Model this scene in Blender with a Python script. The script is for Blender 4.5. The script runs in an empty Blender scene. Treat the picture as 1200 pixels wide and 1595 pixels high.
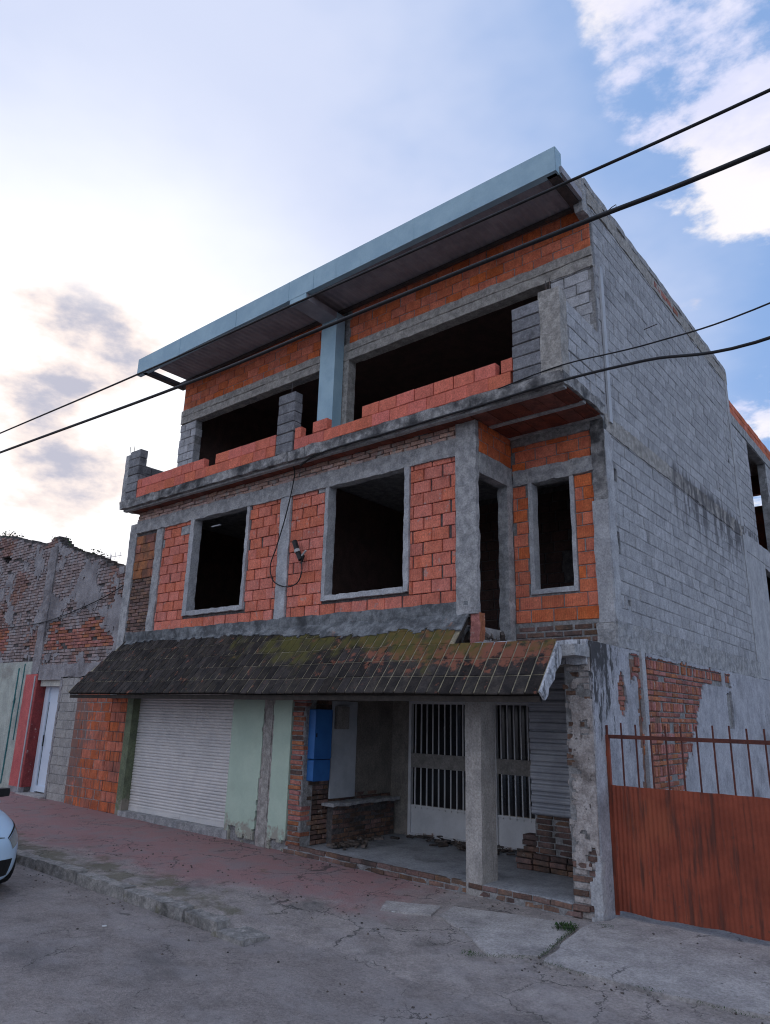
import bpy, bmesh, math, random
from mathutils import Vector, Matrix, noise as mnoise
R = math.radians
rnd = random.Random(11)
sc = bpy.context.scene
col = sc.collection

# ------------------------------------------------------------------ camera
cd = bpy.data.cameras.new('camera'); cam = bpy.data.objects.new('camera', cd); col.objects.link(cam)
RW = [[0.7739837, -0.1561385, -0.6136530], [0.6327301, 0.2282536, 0.7399682], [0.0245310, -0.9610000, 0.2754581]]
M4 = Matrix.Identity(4)
for i in range(3):
    M4[i][0] = RW[i][0]; M4[i][1] = -RW[i][1]; M4[i][2] = -RW[i][2]
CAM = Vector((3.5585, -8.1897, 2.1))
M4.translation = CAM
cam.matrix_world = M4
cd.sensor_fit = 'VERTICAL'; cd.sensor_height = 24.0; cd.lens = 24.0 * 1103.29 / 1595
cd.clip_start = 0.05; cd.clip_end = 2000
sc.camera = cam
sc.render.resolution_x, sc.render.resolution_y = 770, 1024

# ------------------------------------------------------------------ light and exposure
SUN_EL, SUN_AZ = R(20), R(-66)           # azimuth from +Y towards +X
sd = bpy.data.lights.new('sun', 'SUN'); sd.energy = 0.9; sd.angle = R(14); sd.color = (1, .9, .8)
so = bpy.data.objects.new('sun', sd); col.objects.link(so)
sv = Vector((math.sin(SUN_AZ) * math.cos(SUN_EL), math.cos(SUN_AZ) * math.cos(SUN_EL), math.sin(SUN_EL)))
so.rotation_euler = (-sv).to_track_quat('-Z', 'Y').to_euler(); so.location = (-30, 20, 30)
sc.view_settings.view_transform = 'Standard'; sc.view_settings.look = 'None'
sc.view_settings.exposure = 1.15; sc.view_settings.gamma = 1.0; sc.view_settings.use_curve_mapping = False


class NT:
    """small helper to write node trees"""
    def __init__(s, tree):
        s.t = tree; s.n = tree.nodes; s.l = tree.links
    def new(s, typ, **kw):
        nd = s.n.new(typ)
        for k, v in kw.items(): setattr(nd, k, v)
        return nd
    def put(s, sock, v):
        if isinstance(v, bpy.types.NodeSocket): s.l.new(v, sock)
        elif v is not None:
            if hasattr(sock.default_value, '__len__'):
                v = tuple(v) if hasattr(v, '__len__') else (v,) * 3
                if len(sock.default_value) == 4 and len(v) == 3: v = v + (1,)
                if len(sock.default_value) == 3: v = v[:3]
            sock.default_value = v
    def math(s, op, a, b=None, c=None, clamp=False):
        nd = s.new('ShaderNodeMath', operation=op, use_clamp=clamp)
        s.put(nd.inputs[0], a)
        if b is not None: s.put(nd.inputs[1], b)
        if c is not None: s.put(nd.inputs[2], c)
        return nd.outputs[0]
    def vmath(s, op, a, b=None):
        nd = s.new('ShaderNodeVectorMath', operation=op); s.put(nd.inputs[0], a)
        if b is not None: s.put(nd.inputs[1], b)
        return nd.outputs['Value'] if op in ('DOT_PRODUCT', 'LENGTH') else nd.outputs[0]
    def mix(s, f, a, b, mode='MIX'):
        nd = s.new('ShaderNodeMix', data_type='RGBA', blend_type=mode, clamp_factor=True)
        s.put(nd.inputs[0], f); s.put(nd.inputs[6], a); s.put(nd.inputs[7], b); return nd.outputs[2]
    def noise(s, vec, scale, detail=4, rough=.55, lac=2.0):
        nd = s.new('ShaderNodeTexNoise'); s.put(nd.inputs['Vector'], vec)
        nd.inputs['Scale'].default_value = scale; nd.inputs['Detail'].default_value = detail
        nd.inputs['Roughness'].default_value = rough; return nd.outputs[0]
    def step(s, v, a, b):
        nd = s.new('ShaderNodeMapRange', interpolation_type='SMOOTHSTEP'); s.put(nd.inputs[0], v)
        nd.inputs[1].default_value = a; nd.inputs[2].default_value = b; return nd.outputs[0]
    def lin(s, v, a, b, c=0, d=1):
        nd = s.new('ShaderNodeMapRange'); s.put(nd.inputs[0], v)
        nd.inputs[1].default_value = a; nd.inputs[2].default_value = b
        nd.inputs[3].default_value = c; nd.inputs[4].default_value = d; return nd.outputs[0]
    def scale(s, vec, xyz):
        nd = s.new('ShaderNodeMapping'); s.put(nd.inputs[0], vec); nd.inputs['Scale'].default_value = xyz
        return nd.outputs[0]
    def sep(s, v):
        nd = s.new('ShaderNodeSeparateXYZ'); s.put(nd.inputs[0], v); return nd.outputs
    def comb(s, x, y, z):
        nd = s.new('ShaderNodeCombineXYZ'); s.put(nd.inputs[0], x); s.put(nd.inputs[1], y); s.put(nd.inputs[2], z)
        return nd.outputs[0]


# ------------------------------------------------------------------ sky
W = bpy.data.worlds.new('World'); sc.world = W; W.use_nodes = True
n = NT(W.node_tree)
bg = n.n['Background']
SKY_STRENGTH = 0.1
bg.inputs[1].default_value = SKY_STRENGTH
sky = n.new('ShaderNodeTexSky', sky_type='NISHITA', sun_disc=False)
sky.sun_elevation = SUN_EL; sky.sun_rotation = SUN_AZ; sky.air_density = 1.0; sky.dust_density = 1.4; sky.ozone_density = 1.6
tc = n.new('ShaderNodeTexCoord')
D = n.vmath('NORMALIZE', tc.outputs['Generated'])
sx, sy, sz = n.sep(D)
K = 1.0 / SKY_STRENGTH
def ck(r, g, b): return (r * K, g * K, b * K)
ca = n.vmath('DOT_PRODUCT', D, tuple(sv))                      # cosine of the angle to the sun
up = n.math('MAXIMUM', sz, 0.0)
den = n.math('ADD', up, 0.22)
P = n.comb(n.math('DIVIDE', sx, den), n.math('DIVIDE', sy, den), n.math('MULTIPLY', up, 1.5))
clear = n.mix(0.85, sky.outputs[0], ck(.118, .195, .355))
veil_n = n.noise(P, .8, 6, .55)
veil = n.math('MULTIPLY', n.step(n.math('ADD', ca, n.math('MULTIPLY', n.math('SUBTRACT', veil_n, .5), .16)), .875, .995), 1.0, clamp=True)
c0 = n.mix(n.math('MULTIPLY', n.step(n.math('ADD', veil_n, n.math('MULTIPLY', n.math('SUBTRACT', ca, .76), 1.5)), .36, .66), .9), clear, ck(.33, .355, .445))
c1 = n.mix(veil, c0, ck(.52, .525, .545))
# scattered small cumulus, plus unseen cover added to brighten the shaded front
cn = n.noise(n.scale(P, (1, 1, 1)), 3.3, 10, .6)
big = n.noise(n.vmath('ADD', P, (4.2, 1.3, .4)), .9, 3, .5)
def blob(d, w):
    return n.step(n.vmath('DOT_PRODUCT', D, d), math.cos(R(w)), math.cos(R(w * .25)))
cover = n.math('MULTIPLY', n.step(big, .50, .70), .14)
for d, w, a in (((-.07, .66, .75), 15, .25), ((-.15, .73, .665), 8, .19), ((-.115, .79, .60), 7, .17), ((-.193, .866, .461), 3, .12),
                ((-.163, .905, .395), 6, .12), ((-.161, .93, .33), 6, .14), ((.15, .80, .58), 14, .15), ((.45, .75, .48), 16, .13), ((-.2, -.8, .5), 75, .16), ((.8, -.3, .45), 60, .15)):  # widest blob: cloud added behind the camera to light the facade
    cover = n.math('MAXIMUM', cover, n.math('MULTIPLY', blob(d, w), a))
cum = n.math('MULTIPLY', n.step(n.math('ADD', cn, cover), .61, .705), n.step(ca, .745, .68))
cshade = n.noise(n.vmath('ADD', P, (.05, -.04, .03)), 3.1, 6, .6)
ccol = n.mix(n.step(cshade, .38, .62), ck(.38, .38, .47), n.mix(n.step(ca, .75, -.2), ck(.50, .465, .45), ck(.95, .92, .90)))  # clouds away from the sun set brighter, to fill the facade
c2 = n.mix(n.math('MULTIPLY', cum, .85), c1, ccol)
# grey lilac banks low towards the sun
bn = n.noise(n.scale(D, (1.6, 1.6, 3.2)), 4.2, 9, .58)
bm = n.math('MULTIPLY', blob((-.81, .379, .447), 6.5), .24)
for d, w, a in (((-.876, .367, .31), 10, .155), ((-.80, .50, .33), 7, .11), ((-.90, .36, .22), 16, .13), ((-.93, .1, .3), 20, .15), ((-.7, .69, .18), 16, .12)):
    bm = n.math('MAXIMUM', bm, n.math('MULTIPLY', blob(d, w), a))
bank = n.math('MULTIPLY', n.step(n.math('ADD', bn, bm), .60, .74), n.step(sz, .56, .47))
edge = n.step(n.math('ADD', bn, bm), .70, .86)
bcol = n.mix(edge, ck(.47, .395, .36), ck(.185, .185, .24))
c3 = n.mix(n.math('MULTIPLY', bank, .8), c2, bcol)
# haze glow over the horizon
hz = n.math('MULTIPLY', n.step(n.math('SUBTRACT', 1.0, up), .72, 1.0), n.step(ca, -.3, .9))
c4 = n.mix(n.math('MULTIPLY', hz, .75), c3, ck(.48, .41, .40))
n.l.new(c4, bg.inputs[0])

# ------------------------------------------------------------------ materials
MATS = {}
def mat(name, c1, c2, scale=6, rough=.9, bump=.25, bscale=60, rnd_v=0.0, rnd_h=0.0, stain=None, streak=None, spots=None,
        groove=None, metal=0.0, extra=None, mixn=(.35, .65), spec=.3, pits=1.0):
    """two-tone base with optional per-piece variation, dirt stains, run-off streaks, spots and grooves"""
    m = bpy.data.materials.new(name); m.use_nodes = True
    t = NT(m.node_tree); bs = t.n['Principled BSDF']
    geo = t.new('ShaderNodeNewGeometry'); pos = geo.outputs['Position']
    f = t.step(t.noise(pos, scale, 6, .6), *mixn)
    c = t.mix(f, c1, c2)
    if bump:
        ga = .34 if pits else .05
        g = t.math('MULTIPLY', t.lin(t.noise(pos, 38, 5, .7), .28, .72, 1 - ga, 1 + ga), t.lin(t.noise(t.scale(pos, (1, 1, .4)), 9, 6, .7), .3, .7, 1 - ga * .4, 1 + ga * .4))
        pt = t.math('MULTIPLY_ADD', t.step(t.noise(t.vmath('ADD', pos, (1.7, 4.2, 8.8)), 62, 3, .6), .62, .70), -.38 * pits, 1.0)
        g = t.math('MULTIPLY', g, pt)
        c = t.mix(1.0, c, t.comb(g, g, g), 'MULTIPLY')
    if rnd_v or rnd_h:
        oi = t.new('ShaderNodeObjectInfo')
        r = t.math('FRACT', t.math('ADD', oi.outputs['Random'], geo.outputs['Random Per Island']))
        r2 = t.math('FRACT', t.math('MULTIPLY', r, 7.31))
        hs = t.new('ShaderNodeHueSaturation')
        t.put(hs.inputs['Hue'], t.lin(r2, 0, 1, .5 - rnd_h, .5 + rnd_h))
        t.put(hs.inputs['Saturation'], t.lin(r2, 0, 1, 1 - rnd_v * .6, 1 + rnd_v * .3))
        t.put(hs.inputs['Value'], t.lin(r, 0, 1, 1 - rnd_v, 1 + rnd_v))
        t.put(hs.inputs['Color'], c); c = hs.outputs[0]
    if spots:
        sc_, ss, th, am = spots
        c = t.mix(t.math('MULTIPLY', t.step(t.noise(t.vmath('ADD', pos, (3.1, 7.7, 1.9)), ss, 5, .65), th, th + .08), am), c, sc_)
    if stain:
        sc_, ss, th, am = stain
        c = t.mix(t.math('MULTIPLY', t.step(t.noise(t.vmath('ADD', pos, (9.1, 2.7, 5.9)), ss, 7, .62), th, th + .2), am), c, sc_)
    if streak:
        sc_, ss, th, am = streak
        v = t.scale(pos, (ss, ss, ss * .09))
        c = t.mix(t.math('MULTIPLY', t.step(t.noise(v, 1.0, 5, .6), th, th + .16), am), c, sc_)
    if extra: c = extra(t, pos, c)
    t.put(bs.inputs['Base Color'], c)
    bs.inputs['Roughness'].default_value = rough; bs.inputs['Metallic'].default_value = metal
    bs.inputs['Specular IOR Level'].default_value = spec
    h = t.noise(pos, bscale, 5, .65)
    if groove:
        w = t.math('SINE', t.math('MULTIPLY', t.sep(pos)[0], groove[0]))
        h = t.math('ADD', t.math('MULTIPLY', w, groove[1]), t.math('MULTIPLY', h, .5))
    b = t.new('ShaderNodeBump'); b.inputs['Strength'].default_value = bump; b.inputs['Distance'].default_value = .02
    t.put(b.inputs['Height'], h); t.l.new(b.outputs[0], bs.inputs['Normal'])
    MATS[name] = m
    return m

def moss_extra(t, pos, c):
    x, y, z = t.sep(pos)
    up_ = t.lin(z, 2.4, 3.5, 0, 1)
    n1 = t.noise(pos, 2.2, 6, .65); n2 = t.noise(t.vmath('ADD', pos, (5, 1, 2)), 7, 6, .65)
    redz = t.math('MULTIPLY', t.lin(x, -4.6, -1.6, 0, 1), t.lin(z, 2.58, 2.86, 0, 1))
    redz = t.math('MINIMUM', t.math('MAXIMUM', redz, 0), 1)
    c = t.mix(t.math('MULTIPLY', t.step(t.math('ADD', n2, t.math('MULTIPLY', t.math('MINIMUM', redz, 1.0), .24)), .60, .72), .85), c, (.25, .095, .06))
    mz = t.math('MULTIPLY', t.step(x, -7.4, -4.4), t.step(up_, .12, .7))
    c = t.mix(t.math('MULTIPLY', t.step(t.math('ADD', n1, t.math('MULTIPLY', mz, .26)), .62, .82), .8), c, (.105, .095, .026))
    return c

def rust_edge(t, pos, c):
    z = t.sep(pos)[2]
    low = t.lin(z, .16, .30, 1, 0)
    low = t.math('MINIMUM', t.math('MAXIMUM', low, 0), 1)
    return t.mix(t.math('MULTIPLY', t.step(t.math('ADD', t.noise(pos, 7, 6, .65), t.math('MULTIPLY', low, .16)), .68, .76), .85), c, (.22, .10, .04))

def base_dirt(t, pos, c):
    z = t.sep(pos)[2]
    low = t.math('MINIMUM', t.math('MAXIMUM', t.lin(z, .1, .75, 1, 0), 0), 1)
    c = t.mix(t.math('MULTIPLY', t.step(t.math('ADD', t.noise(pos, 5, 7, .65), t.math('MULTIPLY', low, .42)), .72, .86), .8), c, (.30, .26, .22))
    return t.mix(t.math('MULTIPLY', t.step(t.math('ADD', t.noise(pos, 14, 6, .7), t.math('MULTIPLY', low, .34)), .84, .92), .85), c, (.11, .095, .085))

def cracks(t, pos, c, scale, width, th):
    p = t.vmath('ADD', t.scale(pos, (1, 1, .2)), t.comb(t.math('MULTIPLY', t.math('SUBTRACT', t.noise(pos, 3.0, 5, .65), .5), .55), t.math('MULTIPLY', t.math('SUBTRACT', t.noise(t.vmath('ADD', pos, (7, 3, 1)), 3.0, 5, .65), .5), .55), 0.0))
    v = t.new('ShaderNodeTexVoronoi', feature='DISTANCE_TO_EDGE'); t.put(v.inputs['Vector'], p); v.inputs['Scale'].default_value = scale
    ln = t.step(v.outputs['Distance'], width, width * .25)
    m = t.step(t.noise(t.vmath('ADD', pos, (2.2, 8.1, .3)), .8, 4, .6), th - .04, th + .04)
    v2 = t.new('ShaderNodeTexVoronoi', feature='DISTANCE_TO_EDGE'); t.put(v2.inputs['Vector'], t.vmath('ADD', p, (3.3, 1.2, 0))); v2.inputs['Scale'].default_value = scale * 3.6
    ln2 = t.math('MULTIPLY', t.step(v2.outputs['Distance'], width * 2.2, width * .5), t.step(t.noise(t.vmath('ADD', pos, (6.2, 1.1, 2.3)), 1.3, 4, .6), th + .02, th + .10))
    return t.mix(t.math('MULTIPLY', t.math('MAXIMUM', t.math('MULTIPLY', ln, m), ln2), .75), c, (.05, .046, .044))

def blotches(t, pos, c):
    a = t.step(t.noise(t.scale(pos, (1, 1.5, 1)), 1.3, 8, .7), .46, .62)
    c = t.mix(t.math('MULTIPLY', a, .35), c, (.42, .385, .375))
    return t.mix(t.math('MULTIPLY', t.step(t.noise(t.vmath('ADD', pos, (5, 9, 1)), 9, 7, .72), .58, .70), .5), c, (.10, .095, .095))

def red_paving(t, pos, c):
    x, y, z = t.sep(pos)
    e = t.math('MULTIPLY', t.math('SUBTRACT', t.noise(pos, 1.7, 7, .65), .5), 1.5)
    m1 = t.step(t.math('ADD', t.math('SUBTRACT', t.math('MULTIPLY', x, -1.0), 1.6), t.math('MULTIPLY', e, 1.6)), -.1, 1.3)
    fr = t.math('ADD', t.math('ADD', y, t.math('MULTIPLY', t.math('SUBTRACT', 0, t.math('MINIMUM', t.math('ADD', x, 6.5), 0)), .10)), e)
    fr = t.math('SUBTRACT', fr, t.math('MULTIPLY', t.math('MINIMUM', t.math('MAXIMUM', t.math('ADD', x, 5.0), 0), 3.4), .34))
    m2 = t.step(fr, -2.5, -1.9)
    red = t.mix(t.noise(pos, 30, 4, .6), (.29, .145, .145), (.385, .215, .205))
    red = t.mix(t.math('MULTIPLY', t.step(t.noise(pos, 2.4, 8, .7), .42, .66), .7), red, (.26, .215, .215))
    c = t.mix(t.math('MULTIPLY', t.math('MULTIPLY', m1, m2), .88), c, red)
    mo = t.math('MULTIPLY', t.step(y, -1.7, -2.6), t.step(x, -2.2, -3.6))
    c = t.mix(t.math('MULTIPLY', t.step(t.math('ADD', t.noise(t.vmath('ADD', pos, (2, 2, 2)), 2.4, 6, .65), t.math('MULTIPLY', mo, .2)), .6, .75), .6), c, (.10, .095, .045))
    return c


def old_drips(t, pos, c):
    x, y, z = t.sep(pos)
    reg = t.math('MULTIPLY', t.math('MULTIPLY', t.step(y, 2.2, 4.6), t.step(z, 4.4, 6.1)), t.step(z, 6.75, 6.30))
    nn = t.math('ADD', t.math('MULTIPLY', t.noise(t.scale(pos, (5, 5, .8)), 1.0, 6, .65), .6), t.math('MULTIPLY', t.noise(pos, 2.4, 7, .65), .4))
    return t.mix(t.math('MULTIPLY', t.step(t.math('ADD', nn, t.math('MULTIPLY', reg, .16)), .58, .70), t.math('MULTIPLY', reg, .85)), c, (.085, .08, .085))

mat('mortar', (.30, .295, .29), (.19, .185, .18), 14, bump=.5, bscale=90, stain=((.07, .07, .07), 1.3, .55, .6))
mat('mortar_dark', (.13, .115, .11), (.07, .065, .065), 14, bump=.5, bscale=90)
mat('concrete', (.40, .395, .39), (.25, .25, .253), 8, bump=.7, bscale=45, stain=((.085, .085, .09), 1.1, .56, .7), spots=((.42, .41, .40), 7, .62, .5))
mat('concrete_warm', (.41, .385, .35), (.26, .245, .225), 9, bump=.7, bscale=40, stain=((.12, .115, .11), 1.6, .58, .6), streak=((.16, .15, .14), 7, .6, .4), extra=old_drips)
mat('slab_edge', (.38, .37, .355), (.17, .165, .165), 7, bump=.6, bscale=40, stain=((.025, .025, .027), 1.5, .44, .9), streak=((.03, .03, .03), 8, .55, .7))
mat('grey_render', (.43, .43, .435), (.33, .33, .34), 3, bump=.3, bscale=50, stain=((.13, .13, .135), .9, .58, .6), spots=((.45, .45, .45), 11, .64, .6))
mat('red_block', (.74, .225, .148), (.65, .18, .115), 9, bump=.55, bscale=70, rnd_v=.13, rnd_h=.003, stain=((.30, .10, .075), 2.4, .55, .5), spots=((.46, .38, .35), 8, .60, .6), groove=(165, 1.1))
mat('orange_block', (.62, .165, .07), (.51, .12, .052), 8, bump=.3, bscale=70, rnd_v=.15, rnd_h=.003, stain=((.22, .07, .035), 1.6, .54, .6), spots=((.5, .32, .22), 12, .67, .4), groove=(210, .25))
mat('parapet_block', (.64, .17, .112), (.56, .14, .09), 9, bump=.25, bscale=80, rnd_v=.10, rnd_h=.006, stain=((.28, .09, .07), 2.2, .6, .5), spots=((.52, .24, .2), 16, .66, .4))
mat('old_block', (.34, .12, .055), (.16, .07, .045), 4, bump=.6, bscale=60, rnd_v=.3, rnd_h=.015, stain=((.05, .035, .03), .9, .46, .85))
mat('clay_brick', (.40, .15, .095), (.29, .10, .07), 12, bump=.7, bscale=55, rnd_v=.3, rnd_h=.015, stain=((.10, .06, .05), 3, .56, .6), spots=((.45, .40, .36), 9, .60, .7))
mat('dirty_brick', (.21, .115, .085), (.13, .085, .07), 9, bump=.8, bscale=50, rnd_v=.35, rnd_h=.015, stain=((.045, .04, .037), 2.2, .50, .8), spots=((.35, .31, .28), 8, .62, .7))
mat('grey_block', (.44, .44, .45), (.34, .34, .35), 7, bump=.7, bscale=80, rnd_v=.13, rnd_h=.0, stain=((.17, .165, .175), .8, .57, .6), spots=((.47, .47, .47), 20, .65, .4), extra=old_drips)
mat('dark_grey_block', (.25, .25, .26), (.18, .18, .19), 7, bump=.7, bscale=110, rnd_v=.16, stain=((.06, .06, .065), 3.5, .5, .65), spots=((.34, .34, .35), 14, .6, .5))
mat('side_mortar', (.34, .34, .345), (.19, .19, .195), 3.5, bump=.5, bscale=60, spots=((.46, .46, .46), 2.4, .57, .7))
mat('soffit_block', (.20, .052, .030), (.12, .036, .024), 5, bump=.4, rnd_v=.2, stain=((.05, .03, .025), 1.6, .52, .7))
mat('blue_steel', (.34, .49, .56), (.28, .42, .50), 2.5, rough=.55, bump=.06, bscale=30, spots=((.40, .50, .55), 9, .62, .4), streak=((.17, .27, .33), 5, .6, .35), spec=.4, pits=0.0)
mat('soffit_steel', (.33, .315, .335), (.25, .24, .26), 3, rough=.6, bump=.08, bscale=40, pits=0.0)
mat('dark_steel', (.08, .065, .06), (.05, .045, .045), 6, rough=.6, bump=.1, spots=((.16, .08, .05), 8, .6, .6))
mat('tile', (.052, .043, .038), (.028, .025, .024), 7, rough=.9, spec=.12, bump=.5, bscale=60, rnd_v=.32, rnd_h=.02, stain=((.07, .055, .042), 1.4, .55, .5), extra=moss_extra)
mat('tile_bed', (.31, .265, .175), (.20, .175, .125), 11, bump=.5, stain=((.06, .055, .05), 2.0, .5, .6))
mat('canopy_mortar', (.22, .23, .235), (.10, .105, .11), 8, bump=.7, bscale=35, stain=((.035, .037, .04), 2, .47, .8), spots=((.34, .15, .09), 5, .64, .7))
mat('peeled_white', (.52, .53, .55), (.42, .43, .45), 4, bump=.6, bscale=30, stain=((.05, .05, .055), 5.5, .47, .95), streak=((.04, .04, .045), 14, .52, .85))
mat('dark_plaster', (.42, .42, .445), (.32, .32, .34), 3, bump=.4, bscale=45, stain=((.15, .15, .16), 1.1, .5, .7),
    extra=lambda t, pos, c: t.mix(t.math('MULTIPLY', t.step(t.math('ADD', t.noise(t.scale(pos, (8, 8, 2.4)), 1.0, 8, .72),
        t.math('MULTIPLY', t.math('MULTIPLY', t.lin(t.sep(pos)[2], 1.6, 3.0, 0, 1), t.lin(t.sep(pos)[1], 1.1, .2, 0, 1)), .26)), .60, .70), .9), c, (.032, .03, .03)))
mat('rough_lime', (.44, .40, .375), (.30, .265, .245), 9, bump=1.0, bscale=28, stain=((.10, .08, .07), 3.2, .52, .75), spots=((.05, .045, .04), 14, .62, .8))
mat('green_plaster', (.47, .57, .46), (.42, .52, .42), 2, bump=.15, bscale=40, rough=.85, stain=((.33, .39, .31), 1.2, .58, .5), extra=base_dirt, pits=0.0)
mat('cream_plaster', (.50, .49, .44), (.42, .41, .37), 4, bump=.2)
mat('olive_paint', (.17, .20, .12), (.12, .14, .09), 5, bump=.25, extra=base_dirt)
mat('beige_plaster', (.24, .215, .185), (.18, .16, .14), 3, bump=.25, stain=((.09, .08, .07), 1.4, .55, .6), extra=base_dirt)
mat('shutter_paint', (.66, .63, .60), (.58, .56, .54), 2, rough=.55, bump=.05, stain=((.45, .42, .39), 1.4, .58, .5), streak=((.36, .33, .30), 5, .64, .4), spec=.4, pits=0.0)
mat('white_door', (.62, .61, .60), (.54, .53, .52), 3, rough=.6, bump=.08, extra=rust_edge, stain=((.40, .37, .34), 2, .6, .5), pits=0.0)
mat('band_panel', (.27, .25, .225), (.20, .185, .165), 6, rough=.8, bump=.15)
mat('dark_glass', (.012, .012, .014), (.02, .02, .022), 2, rough=.15, bump=0, spec=.5)
mat('galvanised', (.40, .41, .43), (.30, .31, .335), 3, rough=.5, metal=.35, bump=.06, stain=((.16, .16, .17), 1.5, .55, .6), streak=((.15, .14, .13), 6, .6, .4), pits=0.0)
mat('blue_plastic', (.030, .135, .36), (.022, .105, .30), 2, rough=.5, bump=.03, stain=((.02, .07, .18), 3, .55, .5), spec=.4, pits=0.0)
mat('white_board', (.46, .48, .50), (.38, .40, .42), 3, bump=.1, stain=((.18, .18, .18), 2.6, .6, .7), spots=((.12, .11, .10), 6, .68, .8), pits=0.0)
mat('porch_floor', (.36, .37, .385), (.27, .275, .285), 3, rough=.75, bump=.15, stain=((.10, .10, .10), 1.3, .54, .7))
mat('pillar_concrete', (.40, .37, .34), (.31, .29, .268), 4, bump=.35, bscale=50, streak=((.20, .185, .17), 12, .55, .5), spots=((.52, .50, .46), 6, .66, .5))
mat('gate_bar', (.11, .032, .022), (.08, .026, .02), 6, rough=.7, bump=.2)
mat('gate_red', (.285, .068, .036), (.205, .048, .026), 3, rough=.7, bump=.12, streak=((.075, .034, .026), 17, .50, .75), stain=((.30, .085, .04), 1.6, .52, .6), spots=((.10, .05, .035), 10, .64, .6), spec=.25, pits=0.0)
mat('pvc', (.46, .47, .49), (.40, .41, .43), 4, rough=.6, bump=.05, pits=0.0)
mat('rubber', (.012, .012, .013), (.02, .02, .021), 5, rough=.55, bump=.05)
mat('porcelain', (.55, .55, .52), (.35, .35, .34), 20, rough=.4, bump=.02)
mat('asphalt', (.325, .282, .262), (.245, .213, .198), 3, rough=.92, bump=1.0, bscale=70, stain=((.115, .108, .110), .6, .54, .6), spots=((.33, .31, .30), 42, .60, .6), mixn=(.3, .7),
    extra=lambda t, pos, c: cracks(t, pos, blotches(t, pos, c), .9, .010, .57))
mat('pavement', (.36, .315, .29), (.26, .227, .21), 3.2, bump=1.0, bscale=45, stain=((.07, .066, .064), 1.2, .54, .75), spots=((.37, .345, .33), 30, .60, .6), extra=lambda t, pos, c: cracks(t, pos, red_paving(t, pos, blotches(t, pos, c)), 1.1, .012, .50))
mat('concrete_slab', (.44, .41, .39), (.33, .305, .29), 2.6, bump=.9, bscale=40, stain=((.10, .095, .095), 1.4, .55, .7), spots=((.075, .07, .07), 8, .68, .75), extra=lambda t, pos, c: cracks(t, pos, c, .8, .010, .58))
mat('kerb', (.36, .335, .31), (.22, .21, .195), 8, bump=1.0, bscale=35, stain=((.05, .047, .04), 1.6, .5, .8), spots=((.13, .12, .06), 4, .6, .6))
mat('earth', (.10, .085, .07), (.07, .06, .05), 3, bump=.5)
mat('weed', (.045, .085, .022), (.03, .06, .015), 9, rough=.7, bump=0, rnd_v=.4, rnd_h=.02)
mat('bark', (.045, .036, .03), (.03, .025, .021), 9, bump=.5)
mat('grey_stucco', (.31, .295, .30), (.22, .205, .21), 3, bump=.9, bscale=26, stain=((.10, .09, .095), 1.0, .5, .75), spots=((.26, .13, .10), 3, .62, .6))
mat('pale_green_wall', (.42, .45, .40), (.34, .36, .325), 3, bump=.4, bscale=30, stain=((.22, .20, .18), 1.2, .52, .7), spots=((.36, .44, .36), 4, .6, .6))
mat('pink_paint', (.52, .13, .12), (.44, .10, .10), 3, bump=.2, stain=((.30, .09, .085), 1.6, .6, .6), spots=((.5, .3, .27), 12, .68, .6))
mat('worn_red_paint', (.24, .045, .045), (.17, .035, .035), 5, bump=.4, spots=((.45, .33, .31), 5, .60, .75))
mat('door_white_blue', (.66, .72, .80), (.60, .67, .76), 2, rough=.4, bump=.03, pits=0.0)
mat('teal_paint', (.03, .16, .16), (.02, .11, .12), 6, rough=.5, bump=.05)
mat('car_paint', (.50, .66, .80), (.47, .63, .78), 1, rough=.22, bump=0, spec=.6, pits=0.0)
mat('car_black', (.012, .012, .013), (.018, .018, .018), 4, rough=.4, bump=0)
mat('car_lamp', (.28, .29, .30), (.38, .38, .38), 8, rough=.12, bump=0, spec=.8, metal=.3)
mat('chrome', (.6, .6, .6), (.55, .55, .55), 3, rough=.25, bump=0, metal=.9)
mat('wheel_silver', (.4, .4, .41), (.35, .35, .36), 3, rough=.35, bump=0, metal=.7)
mat('debris', (.15, .115, .095), (.07, .06, .055), 14, bump=.6, rnd_v=.4)
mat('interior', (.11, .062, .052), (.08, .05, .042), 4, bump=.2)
mat('pale_brick', (.60, .40, .33), (.48, .31, .26), 9, bump=.8, bscale=45, rnd_v=.25, rnd_h=.01, stain=((.10, .08, .075), 2.4, .55, .6), spots=((.46, .42, .39), 6, .52, .85))
mat('smeared_brick', (.30, .225, .21), (.225, .175, .168), 6, bump=.8, bscale=30, rnd_v=.28, rnd_h=.01, stain=((.06, .052, .052), 2.2, .55, .6), spots=((.33, .30, .30), 4.5, .50, .9))
mat('smeared_block', (.56, .15, .07), (.45, .115, .055), 7, bump=.5, bscale=40, rnd_v=.18, rnd_h=.003, streak=((.17, .06, .04), 16, .52, .8), spots=((.42, .24, .17), 5, .62, .6), stain=((.16, .085, .07), 1.0, .5, .7), groove=(210, .3),
    extra=lambda t, pos, c: t.mix(t.math('MULTIPLY', t.step(t.math('ADD', t.noise(t.scale(pos, (6, 6, 2.2)), 1.0, 7, .7), t.math('MULTIPLY', t.step(t.sep(pos)[0], -10.9, -11.7), .17)), .55, .66), .8), c, (.17, .12, .105)))
mat('beige_block', (.36, .34, .315), (.29, .275, .26), 5, bump=.4, bscale=50, rnd_v=.10, stain=((.16, .15, .145), 1.4, .55, .6))
mat('old_red_brick', (.29, .16, .13), (.21, .125, .108), 6, bump=.8, bscale=35, rnd_v=.25, rnd_h=.01, stain=((.08, .065, .06), 2.2, .55, .6), spots=((.33, .29, .28), 5, .55, .8))
mat('paper', (.6, .6, .58), (.5, .5, .48), 9, bump=0)

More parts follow.
